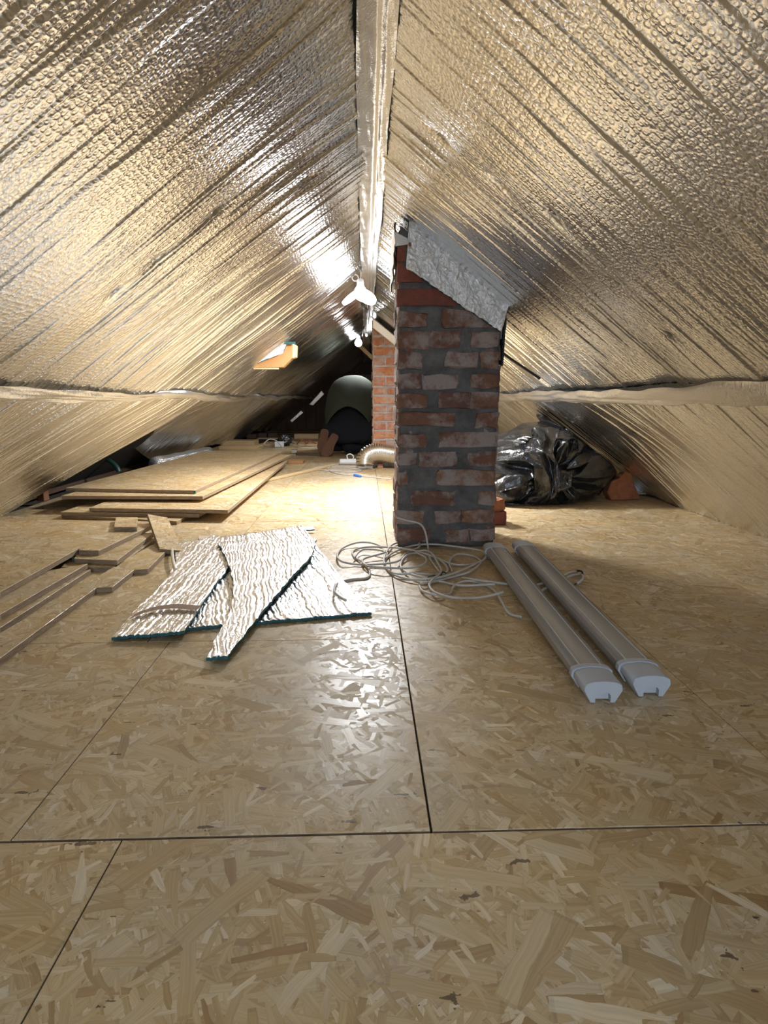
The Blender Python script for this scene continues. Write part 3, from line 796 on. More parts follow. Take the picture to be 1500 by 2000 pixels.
# ------------------------------------------------------------------ OSB offcuts (left foreground)
def c5(x, y): return x * .4, 840 + y * .4
def offcut(name, crop_pts, zt, zb, label, m='osb'):
    pts = [W(*c5(x, y), zt) for x, y in crop_pts]
    o = prism(name, pts, zb, zt, [M[m], M['edge']], None, bev=.001)
    return tag(o, label, 'board', 'OSB offcuts left of the foil sheets')
h = .0185
offcut('osb_offcut', [(850, 550), (722, 678), (655, 682), (548, 766), (472, 768), (-160, 1230), (-420, 1235), (740, 560)], h, 0, 'long notched OSB strip lying on the floor beside the foil sheets')
offcut('osb_offcut', [(-330, 985), (250, 715), (443, 680), (0, 965), (-260, 1110), (-500, 1110)], h, 0, 'lower of two narrow OSB strips under the left pile')
offcut('osb_offcut', [(-330, 940), (240, 685), (428, 652), (0, 900), (-260, 1050), (-500, 1060)], 2 * h + .001, h + .001, 'upper of two narrow OSB strips under the left pile')
offcut('osb_offcut', [(760, 530), (568, 668), (300, 668), (420, 540)], h, 0.0, 'bottom OSB offcut under the notched top piece')
offcut('osb_offcut', [(752, 500), (572, 636), (362, 628), (420, 520)], 2 * h + .001, h + .001, 'middle OSB offcut with a dark green end under the top piece')
offcut('osb_offcut', [(-160, 460), (225, 437), (728, 446), (748, 462), (482, 588), (385, 586), (388, 576), (0, 790), (-400, 1000), (-700, 1000)], 3 * h + .002, 2 * h + .002, 'largest notched OSB offcut on top of the left pile')
q = W(*c5(388, 628), 1.5 * h); tag(box('tape_mark', (q.x, q.y - .004, 1.5 * h + .001), (.05, .002, .014), M['green']), 'dark green mark on the end of the middle offcut', 'mark')
# two small blocks
q = W(*c5(612, 462), 3 * h + .03)
def block(cp, zt, zb, label, rot=None):
    pts = [W(*c5(x, y), zt) for x, y in cp]
    o = prism('osb_block', pts, zb, zt, [M['osb_pale'], M['edge']], None, bev=.001); tag(o, label, 'block', 'small OSB blocks on the offcut pile'); return o
block([(556, 473), (668, 473), (672, 426), (566, 426)], 4 * h + .003, 3 * h + .0025, 'small square OSB block sitting flat on the largest offcut')
o = block([(713, 455), (812, 452), (892, 540), (778, 550)], 3 * h, 2 * h, 'tilted OSB block leaning at the far end of the offcut pile')
o.rotation_euler = (math.radians(4), math.radians(13), 0); o.location.z += .001

# ------------------------------------------------------------------ foil offcuts on the floor
def cutsheet(name, left, right, z0, dirpx, seed, label, nu=260, nv=150, thick=.008, amp=.0042, sp=(.007, .024), zfun=None):
    Lc = catmull([W(u, v, z0) for u, v in left], 12); Rc = catmull([W(u, v, z0) for u, v in right], 12)
    def resample(P_, n):
        P_ = np.array([tuple(p) for p in P_]); s = np.r_[0, np.cumsum(np.linalg.norm(np.diff(P_, axis=0), axis=1))]
        t_ = np.linspace(0, s[-1], n); return np.stack([np.interp(t_, s, P_[:, k]) for k in range(3)], 1)
    A = resample(Lc, nv); B = resample(Rc, nv); k = np.linspace(0, 1, nu)[:, None, None]
    P_ = A[None] * (1 - k) + B[None] * k                     # (nu, nv, 3)
    edge = wob(P_[..., 0] * 40, P_[..., 1] * 40, seed, 4, 1) * .0025
    a, b = W(*dirpx[0], 0), W(*dirpx[1], 0); d = (b - a).normalized(); perp = Vector((-d.y, d.x, 0))
    T = P_[..., 0] * perp.x + P_[..., 1] * perp.y; Lg = P_[..., 0] * d.x + P_[..., 1] * d.y
    r = np.random.default_rng(seed); yc = T.min() - .05 + np.cumsum(r.uniform(*sp, 400)); A_ = r.uniform(.3, 1, 400) * amp
    Tw = T + .004 * np.sin(Lg * 23 + 3 * np.sin(T * 9)) + .002 * np.sin(Lg * 70 + T * 30)
    i = np.clip(np.searchsorted(yc, Tw), 1, 399); t_ = np.clip((Tw - yc[i - 1]) / (yc[i] - yc[i - 1]), 0, 1)
    Hh = A_[i] * (1 - np.abs(2 * t_ - 1) ** 2.2) + .0012 * wob(P_[..., 0] * 90, P_[..., 1] * 90, seed + 1, 5, 1)
    Z = z0 + Hh + (zfun(np.linspace(0, 1, nu)[:, None], np.linspace(0, 1, nv)[None]) if zfun else 0)
    P_[..., 0] += edge; P_[..., 1] += edge * .5
    top = P_.copy(); top[..., 2] = Z + thick; bot = P_.copy(); bot[..., 2] = Z
    me = bpy.data.meshes.new(name); N = nu * nv; idx = np.arange(N).reshape(nu, nv)
    def q(I): return np.stack([I[:-1, :-1].ravel(), I[1:, :-1].ravel(), I[1:, 1:].ravel(), I[:-1, 1:].ravel()], 1)
    F1 = q(idx); F2 = q(idx + N)[:, ::-1]
    rim = []
    b_ = list(idx[:, 0]) + list(idx[-1, 1:]) + list(idx[::-1, -1][1:]) + list(idx[0, ::-1][1:])
    for x, y in zip(b_[:-1], b_[1:]): rim.append((x, x + N, y + N, y))
    Fa = np.vstack([F1, F2, np.array(rim)]).astype(np.int32); n = len(Fa)
    co = np.vstack([top.reshape(-1, 3), bot.reshape(-1, 3)])
    org = np.array([co[:, 0].mean(), co[:, 1].mean(), z0]); 
    me.vertices.add(2 * N); me.vertices.foreach_set('co', (co - org).astype(np.float32).ravel())
    me.loops.add(n * 4); me.loops.foreach_set('vertex_index', Fa.ravel()); me.polygons.add(n)
    me.polygons.foreach_set('loop_start', np.arange(0, 4 * n, 4, dtype=np.int32))
    sm = np.ones(n, bool); sm[len(F1) * 2:] = False; me.polygons.foreach_set('use_smooth', sm)
    mi = np.zeros(n, np.int32); mi[len(F1):] = 1; me.polygons.foreach_set('material_index', mi)
    uv = me.uv_layers.new(name='UVMap'); U2 = np.stack([np.r_[T.ravel(), T.ravel()], np.r_[Lg.ravel(), Lg.ravel()]], 1)
    uv.data.foreach_set('uv', U2[Fa.ravel()].astype(np.float32).ravel())
    me.update(calc_edges=True); me.validate()
    o = link(name, me, [M['foil_cut'], M['foam']], None, Vector(org))
    tag(o, label, 'foil sheet', 'foil insulation offcuts on the floor'); return o
cutsheet('foil_offcut', [(425, 1054), (400, 1130), (362, 1233)], [(592, 1032), (611, 1060), (660, 1123), (690, 1160), (726, 1202)], .001, ((600, 1080), (690, 1190)), 3,
         'widest foil insulation sheet, lying under the other two towards the cable coil', zfun=lambda u, v: .012 * np.maximum(0, u + (1 - v) - 1.5) ** 1.2)
cutsheet('foil_offcut', [(338, 1062), (342, 1100), (305, 1152), (262, 1192), (217, 1243)], [(428, 1050), (447, 1106), (420, 1148), (395, 1186), (359, 1240)], .014, ((290, 1215), (420, 1080)), 4,
         'foil insulation sheet with a brown paper strip across it, beside the OSB offcuts', zfun=lambda u, v: -.012 * (1 - u) * (v < 2) + 0 * v)
cutsheet('foil_offcut', [(426, 1063), (447, 1108), (456, 1150), (446, 1202), (424, 1240), (404, 1280)], [(618, 1056), (607, 1090), (573, 1127), (521, 1187), (462, 1255), (443, 1276)], .027, ((455, 1200), (470, 1080)), 5,
         'tapering foil insulation piece lying on top of the other two', sp=(.006, .018), zfun=lambda u, v: .0 - .016 * v ** 3)
# brown strip across the left sheet
pts = [W(u, v, .033) for u, v in ((264, 1190), (300, 1181), (345, 1178), (392, 1182))]
Pc = catmull(pts, 8); vs = []; fs = []
for i, p_ in enumerate(Pc):
    k = i / (len(Pc) - 1); z = .0305 - .012 * (1 - k) + .003 * math.sin(k * math.pi)
    vs += [(p_.x, p_.y, z), (p_.x - .002, p_.y - .034, z), (p_.x, p_.y, z + .0012), (p_.x - .002, p_.y - .034, z + .0012)]
for i in range(len(Pc) - 1):
    a = i * 4; b = a + 4; fs += [(a, b, b + 1, a + 1), (a + 2, a + 3, b + 3, b + 2), (a, a + 2, b + 2, b), (a + 1, b + 1, b + 3, a + 3)]
fs += [(0, 1, 3, 2), (b, b + 2, b + 3, b + 1)]
tag(mesh('paper_strip', vs, fs, M['kraft'], smooth=False), 'brown paper strip lying across the left foil sheet', 'paper strip')
# curled foil sliver by the offcuts
tag(tube('foil_sliver', [W(336, 1072, .02), W(337, 1090, .022), W(341, 1105, .018), W(343, 1112, .012)], .006, M['tape'], seg=6), 'thin curled foil sliver between the OSB strip and the left foil sheet', 'foil scrap')
for (u, v, lab) in ((402, 1053, 'small dark foil shred behind the left foil sheet'), (598, 1036, 'small dark folded foil corner behind the widest sheet')):
    p = W(u, v, .012)
    tag(patch('foil_shred', [p + Vector((-.04, .02, .01)), p + Vector((.03, .025, .012)), p + Vector((.04, 0, .004)), p + Vector((-.03, -.01, 0))], 12, 8, [M['tape'], M['foam']], .004, u), lab, 'foil scrap')

# ------------------------------------------------------------------ cables on the floor
def c7(x, y): return 640 + x * .4667, 980 + y * .4667
def floor_cable(name, pts, r, mat, label=None, z=.006, par=None, lift=None, cat='cable', grp=None):
    P_ = [W(*c7(x, y), z + (lift[i] if lift else .004 * (i % 3))) for i, (x, y) in enumerate(pts)]
    o = tube(name, P_, r, mat, par, seg=8, per=10)
    if label: tag(o, label, cat, grp)
    return o
cc = tag(empty('cable_coil', W(*c7(350, 270), 0)), 'loosely coiled pale grey cable in front of the dark chimney', 'cable')
def cpart(name, pts, z=.006, lift=None, r=.0042, mat='cable'):
    o0 = cc.location
    P_ = [W(*c7(x, y), z + (lift[i] if lift else .005 * ((i * 7) % 3))) - o0 for i, (x, y) in enumerate(pts)]
    return tube(name, P_, r, M[mat], cc, seg=8, per=10)
cpart('cable_loop', [(75, 412), (50, 398), (28, 372), (45, 340), (100, 325), (165, 318), (175, 290), (150, 255), (112, 232), (108, 205), (160, 190), (250, 190), (340, 200), (430, 225), (520, 260), (600, 262), (655, 240), (660, 215), (620, 200), (540, 188), (440, 178), (350, 185), (270, 215), (238, 255), (270, 300), (350, 325), (450, 320), (540, 295), (620, 260)], .004,
      lift=[.034, .032, .026, .003, .0, .0, .002, .004, .0, .0, .004, .008, .012, .008, .004, .004, .01, .014, .012, .012, .012, .008, .004, 0, .003, .006, .012, .012, .012])
cpart('cable_loop', [(230, 188), (180, 172), (120, 172), (60, 195), (40, 225), (60, 250), (120, 262), (200, 262), (290, 250), (330, 215), (380, 190), (380, 172), (330, 165), (270, 180), (240, 225), (240, 265), (280, 300), (370, 300), (460, 305), (500, 290), (490, 260), (450, 235), (380, 215), (330, 225), (305, 265), (330, 295), (390, 315), (480, 335), (560, 350), (700, 345)], .006)
cpart('cable_loop', [(110, 235), (150, 200), (240, 210), (150, 240), (165, 268), (240, 275), (330, 278), (400, 262), (410, 235), (370, 210), (410, 205), (440, 220), (460, 255), (475, 290), (440, 325), (425, 350), (450, 380), (520, 400), (620, 402), (700, 388), (735, 378)], .012)
cpart('cable_loop', [(520, 290), (510, 250), (540, 220), (600, 225), (640, 250), (600, 290), (540, 310), (460, 330), (400, 340), (385, 350), (400, 375), (450, 388), (510, 385), (530, 350), (580, 332), (650, 345), (700, 375), (735, 430), (760, 468), (812, 482)], .004)
o0 = cc.location
up = [D(*c7(288, 66), CY - .012), D(*c7(330, 78), CY - .02), D(*c7(385, 92), CY - .03), D(*c7(408, 125), CY - .04), W(*c7(420, 188), .02), W(*c7(430, 240), .006), W(*c7(470, 295), .006)]
tube('cable_riser', [p - o0 for p in up], .0042, M['cable'], cc)
cpart('black_tie', [(415, 335), (420, 315), (450, 308), (470, 315), (480, 295), (495, 298)], .012, r=.0022, mat='cable_black')
fc = tag(empty('connector_cable', W(*c7(900, 350), 0)), 'pale cable with black connector ends poking out beyond the right light fixture', 'cable')
o0 = fc.location
def fpart(n_, pts, r_, m_, z=.006):
    tube(n_, [W(*c7(x, y), z + .012 * (i % 2)) - o0 for i, (x, y) in enumerate(pts)], r_, M[m_], fc, per=8)
fpart('cable', [(560, 318), (640, 330), (760, 345), (860, 350), (960, 322), (1010, 298), (1045, 292)], .0045, 'cable')
fpart('cable', [(870, 400), (900, 370), (960, 340), (1020, 310), (1062, 305), (1066, 325), (1040, 345)], .0045, 'cable')
fpart('connector_lead', [(1035, 290), (1060, 290), (1068, 302)], .0035, 'cable_black'); fpart('connector_lead', [(1042, 342), (1015, 352), (995, 358)], .003, 'cable_black')
fpart('connector_lead', [(1045, 340), (1030, 358), (1005, 368)], .0025, 'copper_brown')

# ------------------------------------------------------------------ LED tube fixtures
def fixture(front, back, label):
    a = W(*front, .0); b = W(*back, .0); L = (b - a).length; ang = math.atan2(b.y - a.y, b.x - a.x) - math.pi / 2
    root = empty('light_fixture', a); root.rotation_euler = (0, 0, ang); tag(root, label, 'light fixture', 'unlit LED fixtures lying on the floor')
    def prof(s=1.0, n=12):
        w = .0425 * s
        pts = [(-.027 * s, .002), (-w, .028)]
        for k in range(n + 1):
            t_ = math.pi - math.pi * k / n
            pts.append((math.cos(t_) * w * .985, (.033 + math.sin(t_) ** .7 * .016 * s)))
        pts += [(w, .028), (.027 * s, .002)]
        return pts
    def loft(name, secs, mat, caps=True):
        vs = []; fs = []; n = None
        for (y, pts) in secs:
            n = len(pts); vs += [(x, y, z) for x, z in pts]
        for i in range(len(secs) - 1):
            for k in range(n): fs.append((i * n + k, i * n + (k + 1) % n, (i + 1) * n + (k + 1) % n, (i + 1) * n + k))
        if caps: fs += [tuple(range(n))[::-1], tuple(range((len(secs) - 1) * n, len(secs) * n))]
        o = mesh(name, vs, fs, mat, root); 
        bm = bmesh.new(); bm.from_mesh(o.data); bmesh.ops.recalc_face_normals(bm, faces=bm.faces); bm.to_mesh(o.data); bm.free()
        smooth_by_angle(o, 35); return o
    # long clear cover with fine moulded ribs
    pb = []
    for k, (x, z) in enumerate(prof(.97)): pb.append((x, z))
    loft('diffuser', [(.078, pb), (L - .075, pb)], M['diffuser'])
    p0 = prof(.96)
    for (y0, y1, far) in ((.0, .082, 0), (L, L - .08, 1)):
        # end cap with a notch at the bottom of its end face
        n = 12; w = .0425 * .96
        outer = [(-.027 * .96, .002)] + p0[1:-1] + [(.027 * .96, .002), (.0165, .002), (.0165, .017), (.012, .0225), (-.012, .0225), (-.0165, .017), (-.0165, .002)]
        sg = -1 if far else 1
        loft('end_cap', [(y0, [(x * .95, z) for x, z in outer]), (y0 + sg * .004, outer), (y1 - sg * .02, outer)], M['white_soft'])
        inner = [(-.017, .003), (-.017, .020), (-.012, .027), (.012, .027), (.017, .020), (.017, .003)]
        loft('cap_recess', [(y0 + sg * .014, inner), (y0 + sg * .03, inner)], M['white_soft'])
        pc = prof(1.06); 
        loft('cap_collar', [(y1 - sg * .016, pc), (y1 - sg * .006, [(x * 1.01, z) for x, z in pc]), (y1, pc)], M['white_soft'])
    for xx in (-.024, .022): box('highlight_rib', (xx, L / 2, .0475), (.0016, L - .16, .003), M['white'], root, bev=0)  # seam ribs in lighter white, also standing in for highlight lines along the cover
    box('led_board', (0, L / 2, .016), (.044, L - .2, .004), M['white'], root)
    return root
fixture((1177, 1374), (962, 1082), 'left one of two unlit LED tube fixtures, touching the cable coil')
fixture((1271, 1362), (1018, 1078), 'right one of two unlit LED tube fixtures, further from the cable coil')

# ------------------------------------------------------------------ bricks beside the chimney
p = W(975, 1026, 0)
b1 = frombm('loose_brick', brick_mesh(.11, .12, .062, 77, .002), M['brick_red'], None, loc=(p.x - .02, p.y + .06, .034)); tag(b1, 'smooth red brick lying on the floor behind the dark chimney', 'brick')
bm = brick_mesh(.075, .075, .055, 78, .006); b2 = frombm('brick_fragment', bm, M['clay'], None, loc=(p.x - .015, p.y + .05, .094)); b2.rotation_euler = (0, -.12, .2)
tag(b2, 'broken orange brick fragment sitting on the smooth red brick', 'brick')

# ------------------------------------------------------------------ big black plastic bag
def crumple_bag(name, yb, depth, cpx_, outline, label, cat='bag', seed=1, nth=180, nph=70, amp=.05):
    cx, cv = cpx_; c0 = D(cx, cv, yb); pk0 = D(1080, 806, yb) - c0; PK = (pk0.x, pk0.z)
    ang = []; rad = []
    for (u, v) in outline:
        q = D(u, v, yb) - c0; ang.append(math.atan2(q.z, q.x)); rad.append(math.hypot(q.x, q.z))
    o_ = np.argsort(ang); ang = np.array(ang)[o_]; rad = np.array(rad)[o_]
    ang = np.r_[ang[-1] - 2 * math.pi, ang, ang[0] + 2 * math.pi]; rad = np.r_[rad[-1], rad, rad[0]]
    r = random.Random(seed); nth, nph = 30, 11; bm = bmesh.new(); V_ = []
    for i in range(nth):
        row = []
        for j in range(nph):
            ph = math.pi * (j + .5) / nph + r.uniform(-.09, .09); th = -math.pi + 2 * math.pi * (i + r.uniform(-.3, .3)) / nth
            R_ = np.interp((th + math.pi) % (2 * math.pi) - math.pi, ang, rad); s_ = math.sin(ph) ** .62
            k = r.uniform(.80, 1.03) if s_ < .93 else r.uniform(.97, 1.02)
            yj = -math.cos(ph) * depth * r.uniform(.78, 1.08)
            row.append(bm.verts.new((math.cos(th) * R_ * s_ * k, yj, max(.004 - c0.z, math.sin(th) * R_ * s_ * k))))
        V_.append(row)
    for i in range(nth):
        for j in range(nph - 1):
            a, b, c, d = V_[i][j], V_[(i + 1) % nth][j], V_[(i + 1) % nth][j + 1], V_[i][j + 1]
            if r.random() < .5: bm.faces.new((a, b, c)); bm.faces.new((a, c, d))
            else: bm.faces.new((a, b, d)); bm.faces.new((b, c, d))
    for j in (0, nph - 1): bm.faces.new([V_[i][j] for i in range(nth)])
    bmesh.ops.triangulate(bm, faces=[f for f in bm.faces if len(f.verts) > 4])
    bmesh.ops.recalc_face_normals(bm, faces=bm.faces)
    bmesh.ops.subdivide_edges(bm, edges=list(bm.edges), cuts=1, smooth=.55, use_grid_fill=True)
    bmesh.ops.subdivide_edges(bm, edges=list(bm.edges), cuts=3, use_grid_fill=True)
    bm.normal_update()
    for v in bm.verts:
        q = v.co; n_ = abs(noise.noise(q * 9)) * .016 + abs(noise.noise(Vector((q.x * 10, q.y * 10, q.z * 34)))) * .010
        q2 = v.co - v.normal * n_
        lim = RX + (RZ - (q2.z + c0.z)) / SR - .05
        v.co = Vector((min(q2.x + c0.x, lim) - c0.x, q2.y, max(.003, q2.z + c0.z)))
    o = frombm(name, bm, M['bag'], None, True, loc=Vector((c0.x, yb, 0)))
    return tag(o, label, cat)
crumple_bag('plastic_bag', 3.72, .42, (1050, 915), [(1205, 880), (1203, 905), (1180, 945), (1150, 972), (1100, 995), (1040, 1004), (960, 1006), (880, 1003), (860, 960), (870, 905), (930, 868), (975, 850), (1010, 836), (1068, 822), (1072, 806), (1090, 806), (1112, 822), (1165, 840), (1190, 858)],
            'big crumpled shiny black plastic bag lying to the right of the dark chimney', seed=3, amp=.07)
# small things under the right slope
p = W(1200, 976, 0)
def shard(pts2, t_, name, mat, loc, rz, label, cat, lean=0):
    bm = bmesh.new(); n = len(pts2)
    f = bm.faces.new([bm.verts.new((x, 0, z)) for x, z in pts2]); r_ = bmesh.ops.extrude_face_region(bm, geom=[f])
    for v in r_['geom']:
        if isinstance(v, bmesh.types.BMVert): v.co.y = t_
    bmesh.ops.recalc_face_normals(bm, faces=bm.faces); bmesh.ops.bevel(bm, geom=list(bm.edges), offset=.004, segments=1, affect='EDGES')
    o = frombm(name, bm, mat, None, loc=loc); o.rotation_euler = (lean, 0, rz); return tag(o, label, cat)
s_ = 1 / 318
shard([(-.03, 0.0), (-.06, .05), (-.03, .12), (.02, .135), (.06, .175), (.095, .165), (.115, .1), (.16, .003)], .07, 'clay_tile_piece', M['clay'], (p.x + .0, p.y - .03, .002), .1, 'broken orange-brown clay piece standing at the right end of the black bag', 'clay piece', -.12)
# tinsel-like crumpled film ball
def ball(name, loc, r_, mat, seed, label, cat, sc=(1, 1, 1), amp=.5):
    bm = bmesh.new(); bmesh.ops.create_icosphere(bm, subdivisions=4, radius=r_)
    for v in bm.verts:
        q = v.co.normalized() * 3 + Vector((seed, 0, 0)); d_ = noise.voronoi(q)[0]; k = 1 - amp * math.exp(-(d_[1] - d_[0]) * 6) + .25 * noise.noise(q * 1.5)
        v.co = Vector((v.co.x * sc[0], v.co.y * sc[1], v.co.z * sc[2])) * k
    mz = min(v.co.z for v in bm.verts)
    o = frombm(name, bm, mat, None, smooth=True, loc=Vector((loc[0], loc[1], -mz * .9 + loc[2]))); return tag(o, label, cat)
ball('film_scrap', W(1150, 976, 0) + Vector((0, .05, 0)), .03, M['bag'], 8, 'small crumpled black film scrap on the floor beside the clay piece', 'plastic scrap', (1.2, 1, .8))
# ply board with spool of white wire
p = W(1252, 968, 0)
tag(box('plywood_scrap', (p.x + .02, p.y + .06, .012), (.24, .12, .01), M['wood_x']), 'small pale plywood scrap under the white wire spool', 'board')
sp_ = tag(empty('wire_spool', (p.x - .01, p.y + .06, .018)), 'white spool with loose wire under the right slope', 'spool')
def lathe(name, prof, mat, parent=None, seg=24, axis='Z', loc=None):
    vs = []; fs = []
    for (a, z) in prof:
        for k in range(seg):
            t_ = 2 * math.pi * k / seg; vs.append((a * math.cos(t_), a * math.sin(t_), z))
    for i in range(len(prof) - 1):
        for k in range(seg): fs.append((i * seg + k, i * seg + (k + 1) % seg, (i + 1) * seg + (k + 1) % seg, (i + 1) * seg + k))
    o = mesh(name, vs, fs, mat, parent, loc=loc); smooth_by_angle(o, 40); return o
lathe('spool_core', [(0, 0), (.045, 0), (.045, .006), (.03, .007), (.03, .05), (.045, .051), (.045, .057), (0, .057)], M['white'], sp_)
tube('loose_wire', [(-.06, 0, .03), (-.04, .03, .075), (.02, 0, .08), (.06, -.02, .06), (.07, -.04, .02), (.12, -.05, .005), (.16, -.02, .02), (.12, .02, .06), (.05, .03, .07)], .005, M['white'], sp_)
tag(tube('white_wire', [W(1148, 962, .02), W(1158, 956, .02), W(1166, 963, .01)], .008, M['white']), 'short white wire end peeking out between the bag and clay piece', 'wire')

# ------------------------------------------------------------------ flexible duct
yd = C2Y - .11
path = [D(713, 909, yd - .02), D(713, 900, yd - .01), D(717, 891, yd), D(727, 885, yd), D(742, 883, yd), D(762, 886, yd + .0), D(800, 893, yd)]
P_ = catmull(path, 60)
s = [0]
for a, b in zip(P_[:-1], P_[1:]): s.append(s[-1] + (b - a).length)
dt = tube('flexible_duct', P_, .07, M['duct'], seg=28, rfun=lambda t_, i: .080 + .0035 * math.sin(s[i] / .017 * math.pi * 2), caps=False, smoothpath=False)
md = dt.modifiers.new('solid', 'SOLIDIFY'); md.thickness = .002
mz = min(v.co.z for v in dt.data.vertices)
dt.location.z = -mz + .003 if mz < 0 else 0
tag(dt, 'ribbed shiny aluminium flexible duct bending down to the floor before the orange chimney', 'duct')
tag(box('brick_footing', (W(741, 907, 0).x, C2Y - .035, .02), (.05, .05, .04), M['brick_warm']), 'small brick piece under the duct at the orange chimney foot', 'brick')

# white canister with hook and wires on the floor
p = W(684, 908, 0); cn = tag(empty('white_canister', p), 'white plastic tube with a small handle lying left of the duct', 'canister')
tube('canister_body', [(-.10, .03, .028), (-.09, .03, .028), (.09, .02, .028), (.10, .02, .028)], .026, M['white'], cn, seg=16, smoothpath=False)
tube('canister_handle', [(-.02, .03, .045), (-.03, .03, .085), (.0, .03, .10), (.03, .03, .08), (.025, .03, .045)], .006, M['white'], cn)
tag(tube('floor_wire', [W(u, v, .005) for u, v in ((700, 912), (660, 911), (625, 912), (613, 915), (640, 919), (690, 921), (705, 918), (670, 914), (640, 915), (660, 925), (720, 931), (764, 936))], .0045, M['cable']), 'thin pale wire looped on the floor in front of the canister', 'wire')
tag(tube('wire_tie', [W(692, 928, .008), W(704, 930, .009)], .010, M['blue_wire']), 'small blue tie on the pale wire in front of the duct', 'wire tie')

# ------------------------------------------------------------------ kneeling person seen from behind
def skin_mesh(name, joints, edges, radii, mat, parent, sub=2, root=0):
    me = bpy.data.meshes.new(name); me.from_pydata([tuple(j) for j in joints], edges, [])
    o = bpy.data.objects.new(name, me); C.objects.link(o)
    o.modifiers.new('skin', 'SKIN').use_smooth_shade = True
    sv = me.skin_vertices[0].data if me.skin_vertices else None
    if sv is None:
        bm = bmesh.new(); bm.from_mesh(me); bm.verts.layers.skin.verify(); bm.to_mesh(me); bm.free(); sv = me.skin_vertices[0].data
    for i, r_ in enumerate(radii):
        sv[i].radius = (r_, r_) if not isinstance(r_, tuple) else r_; sv[i].use_root = (i == root)
    s_ = o.modifiers.new('sub', 'SUBSURF'); s_.levels = sub; s_.render_levels = sub
    dg = bpy.context.evaluated_depsgraph_get(); ev = o.evaluated_get(dg); m2 = bpy.data.meshes.new_from_object(ev)
    bpy.data.objects.remove(o); m2.materials.clear(); m2.polygons.foreach_set('use_smooth', [True] * len(m2.polygons))
    return link(name, m2, mat, parent)
py = W(680, 889, 0).y
px0 = D(680, 889, py).x
pr = tag(empty('person', (px0, py, 0)), 'person in dark olive sweater and black trousers kneeling and bending over, seen from behind', 'person')
# local frame: x right, y away from camera
J = {'pelvis': (-.0, .06, .38), 'waist': (.02, .13, .58), 'chest': (.06, .30, .70), 'neck': (.14, .52, .66), 'head': (.17, .62, .60),
     'hipL': (-.12, .10, .40), 'kneeL': (-.13, .36, .075), 'ankL': (-.22, .04, .12), 'toeL': (-.235, .02, .10),
     'hipR': (.10, .10, .40), 'kneeR': (.15, .30, .075), 'ankR': (-.05, .06, .09), 'toeR': (-.07, .05, .09),
     'shL': (-.08, .50, .58), 'elL': (-.13, .62, .38), 'haL': (-.06, .74, .12), 'shR': (.24, .46, .58), 'elR': (.32, .56, .36), 'haR': (.22, .70, .10)}
names = list(J); ix = {n_: i for i, n_ in enumerate(names)}
E = [('pelvis', 'waist'), ('waist', 'chest'), ('chest', 'neck'), ('neck', 'head'), ('pelvis', 'hipL'), ('hipL', 'kneeL'), ('kneeL', 'ankL'), ('ankL', 'toeL'), ('pelvis', 'hipR'), ('hipR', 'kneeR'), ('kneeR', 'ankR'), ('ankR', 'toeR'),
     ('chest', 'shL'), ('shL', 'elL'), ('elL', 'haL'), ('chest', 'shR'), ('shR', 'elR'), ('elR', 'haR')]
R_ = {'pelvis': .10, 'waist': .10, 'chest': .13, 'neck': .05, 'head': .09, 'hipL': .07, 'kneeL': .04, 'ankL': .03, 'toeL': .022, 'hipR': .07, 'kneeR': .04, 'ankR': .03, 'toeR': .022, 'shL': .06, 'elL': .04, 'haL': .03, 'shR': .06, 'elR': .04, 'haR': .03}
skin_mesh('body', [J[n_] for n_ in names], [(ix[a], ix[b]) for a, b in E], [R_[n_] for n_ in names], M['skin'], pr)
# trousers: pelvis, thighs and shins
J['pelvis'] = (.02, -.06, .33); J['hipL'] = (-.10, .04, .30); J['hipR'] = (.13, .04, .30); J['kneeL'] = (-.09, .28, .09); J['kneeR'] = (.17, .20, .09); J['ankR'] = (-.06, -.02, .10); tj = ['pelvis', 'hipL', 'kneeL', 'ankL', 'hipR', 'kneeR', 'ankR', 'waist']
ti = {n_: i for i, n_ in enumerate(tj)}
skin_mesh('trousers', [J[n_] for n_ in tj], [(ti[a], ti[b]) for a, b in (('pelvis', 'hipL'), ('hipL', 'kneeL'), ('kneeL', 'ankL'), ('pelvis', 'hipR'), ('hipR', 'kneeR'), ('kneeR', 'ankR'), ('pelvis', 'waist'))],
          [.29, .20, .12, .07, .21, .125, .07, .15], M['trousers'], pr)
# sweater: back, shoulders and sleeves
rings = [((.0, .04, .34), .248, .235), ((.005, .045, .385), .260, .245), ((.01, .05, .45), .270, .262), ((.02, .085, .55), .268, .255), ((.035, .15, .645), .258, .225), ((.055, .235, .70), .245, .195), ((.08, .33, .72), .228, .165), ((.11, .43, .69), .205, .135), ((.13, .50, .655), .15, .10), ((.14, .54, .635), .075, .065), ((.145, .56, .63), .055, .05)]
cs = [Vector(r_[0]) for r_ in rings]; Pg = []
for i, (c, rx, ry) in enumerate(rings):
    tg = (cs[min(i + 1, len(cs) - 1)] - cs[max(i - 1, 0)]).normalized(); sx = Vector((1, 0, 0)); sx = (sx - tg * sx.dot(tg)).normalized(); sy = tg.cross(sx)
    row = []
    for k in range(48):
        a = 2 * math.pi * k / 48; q = Vector(c) + sx * math.cos(a) * rx + sy * math.sin(a) * ry
        bk = max(0, -(sx * math.cos(a) + sy * math.sin(a)).y) ** 1.5; lf = max(0, -math.cos(a))
        q.z += (.17 * bk - .07 * lf) * (1 if i == 0 else (.82 if i == 1 else (.45 if i == 2 else 0)))
        q += (sx * math.cos(a) + sy * math.sin(a)) * (.010 * noise.noise(q * 9) + .006 * noise.noise(Vector((q.x * 6, q.y * 6, q.z * 26))))
        row.append(q)
    Pg.append(row)
vs = [q for row in Pg for q in row]; n_ = 48
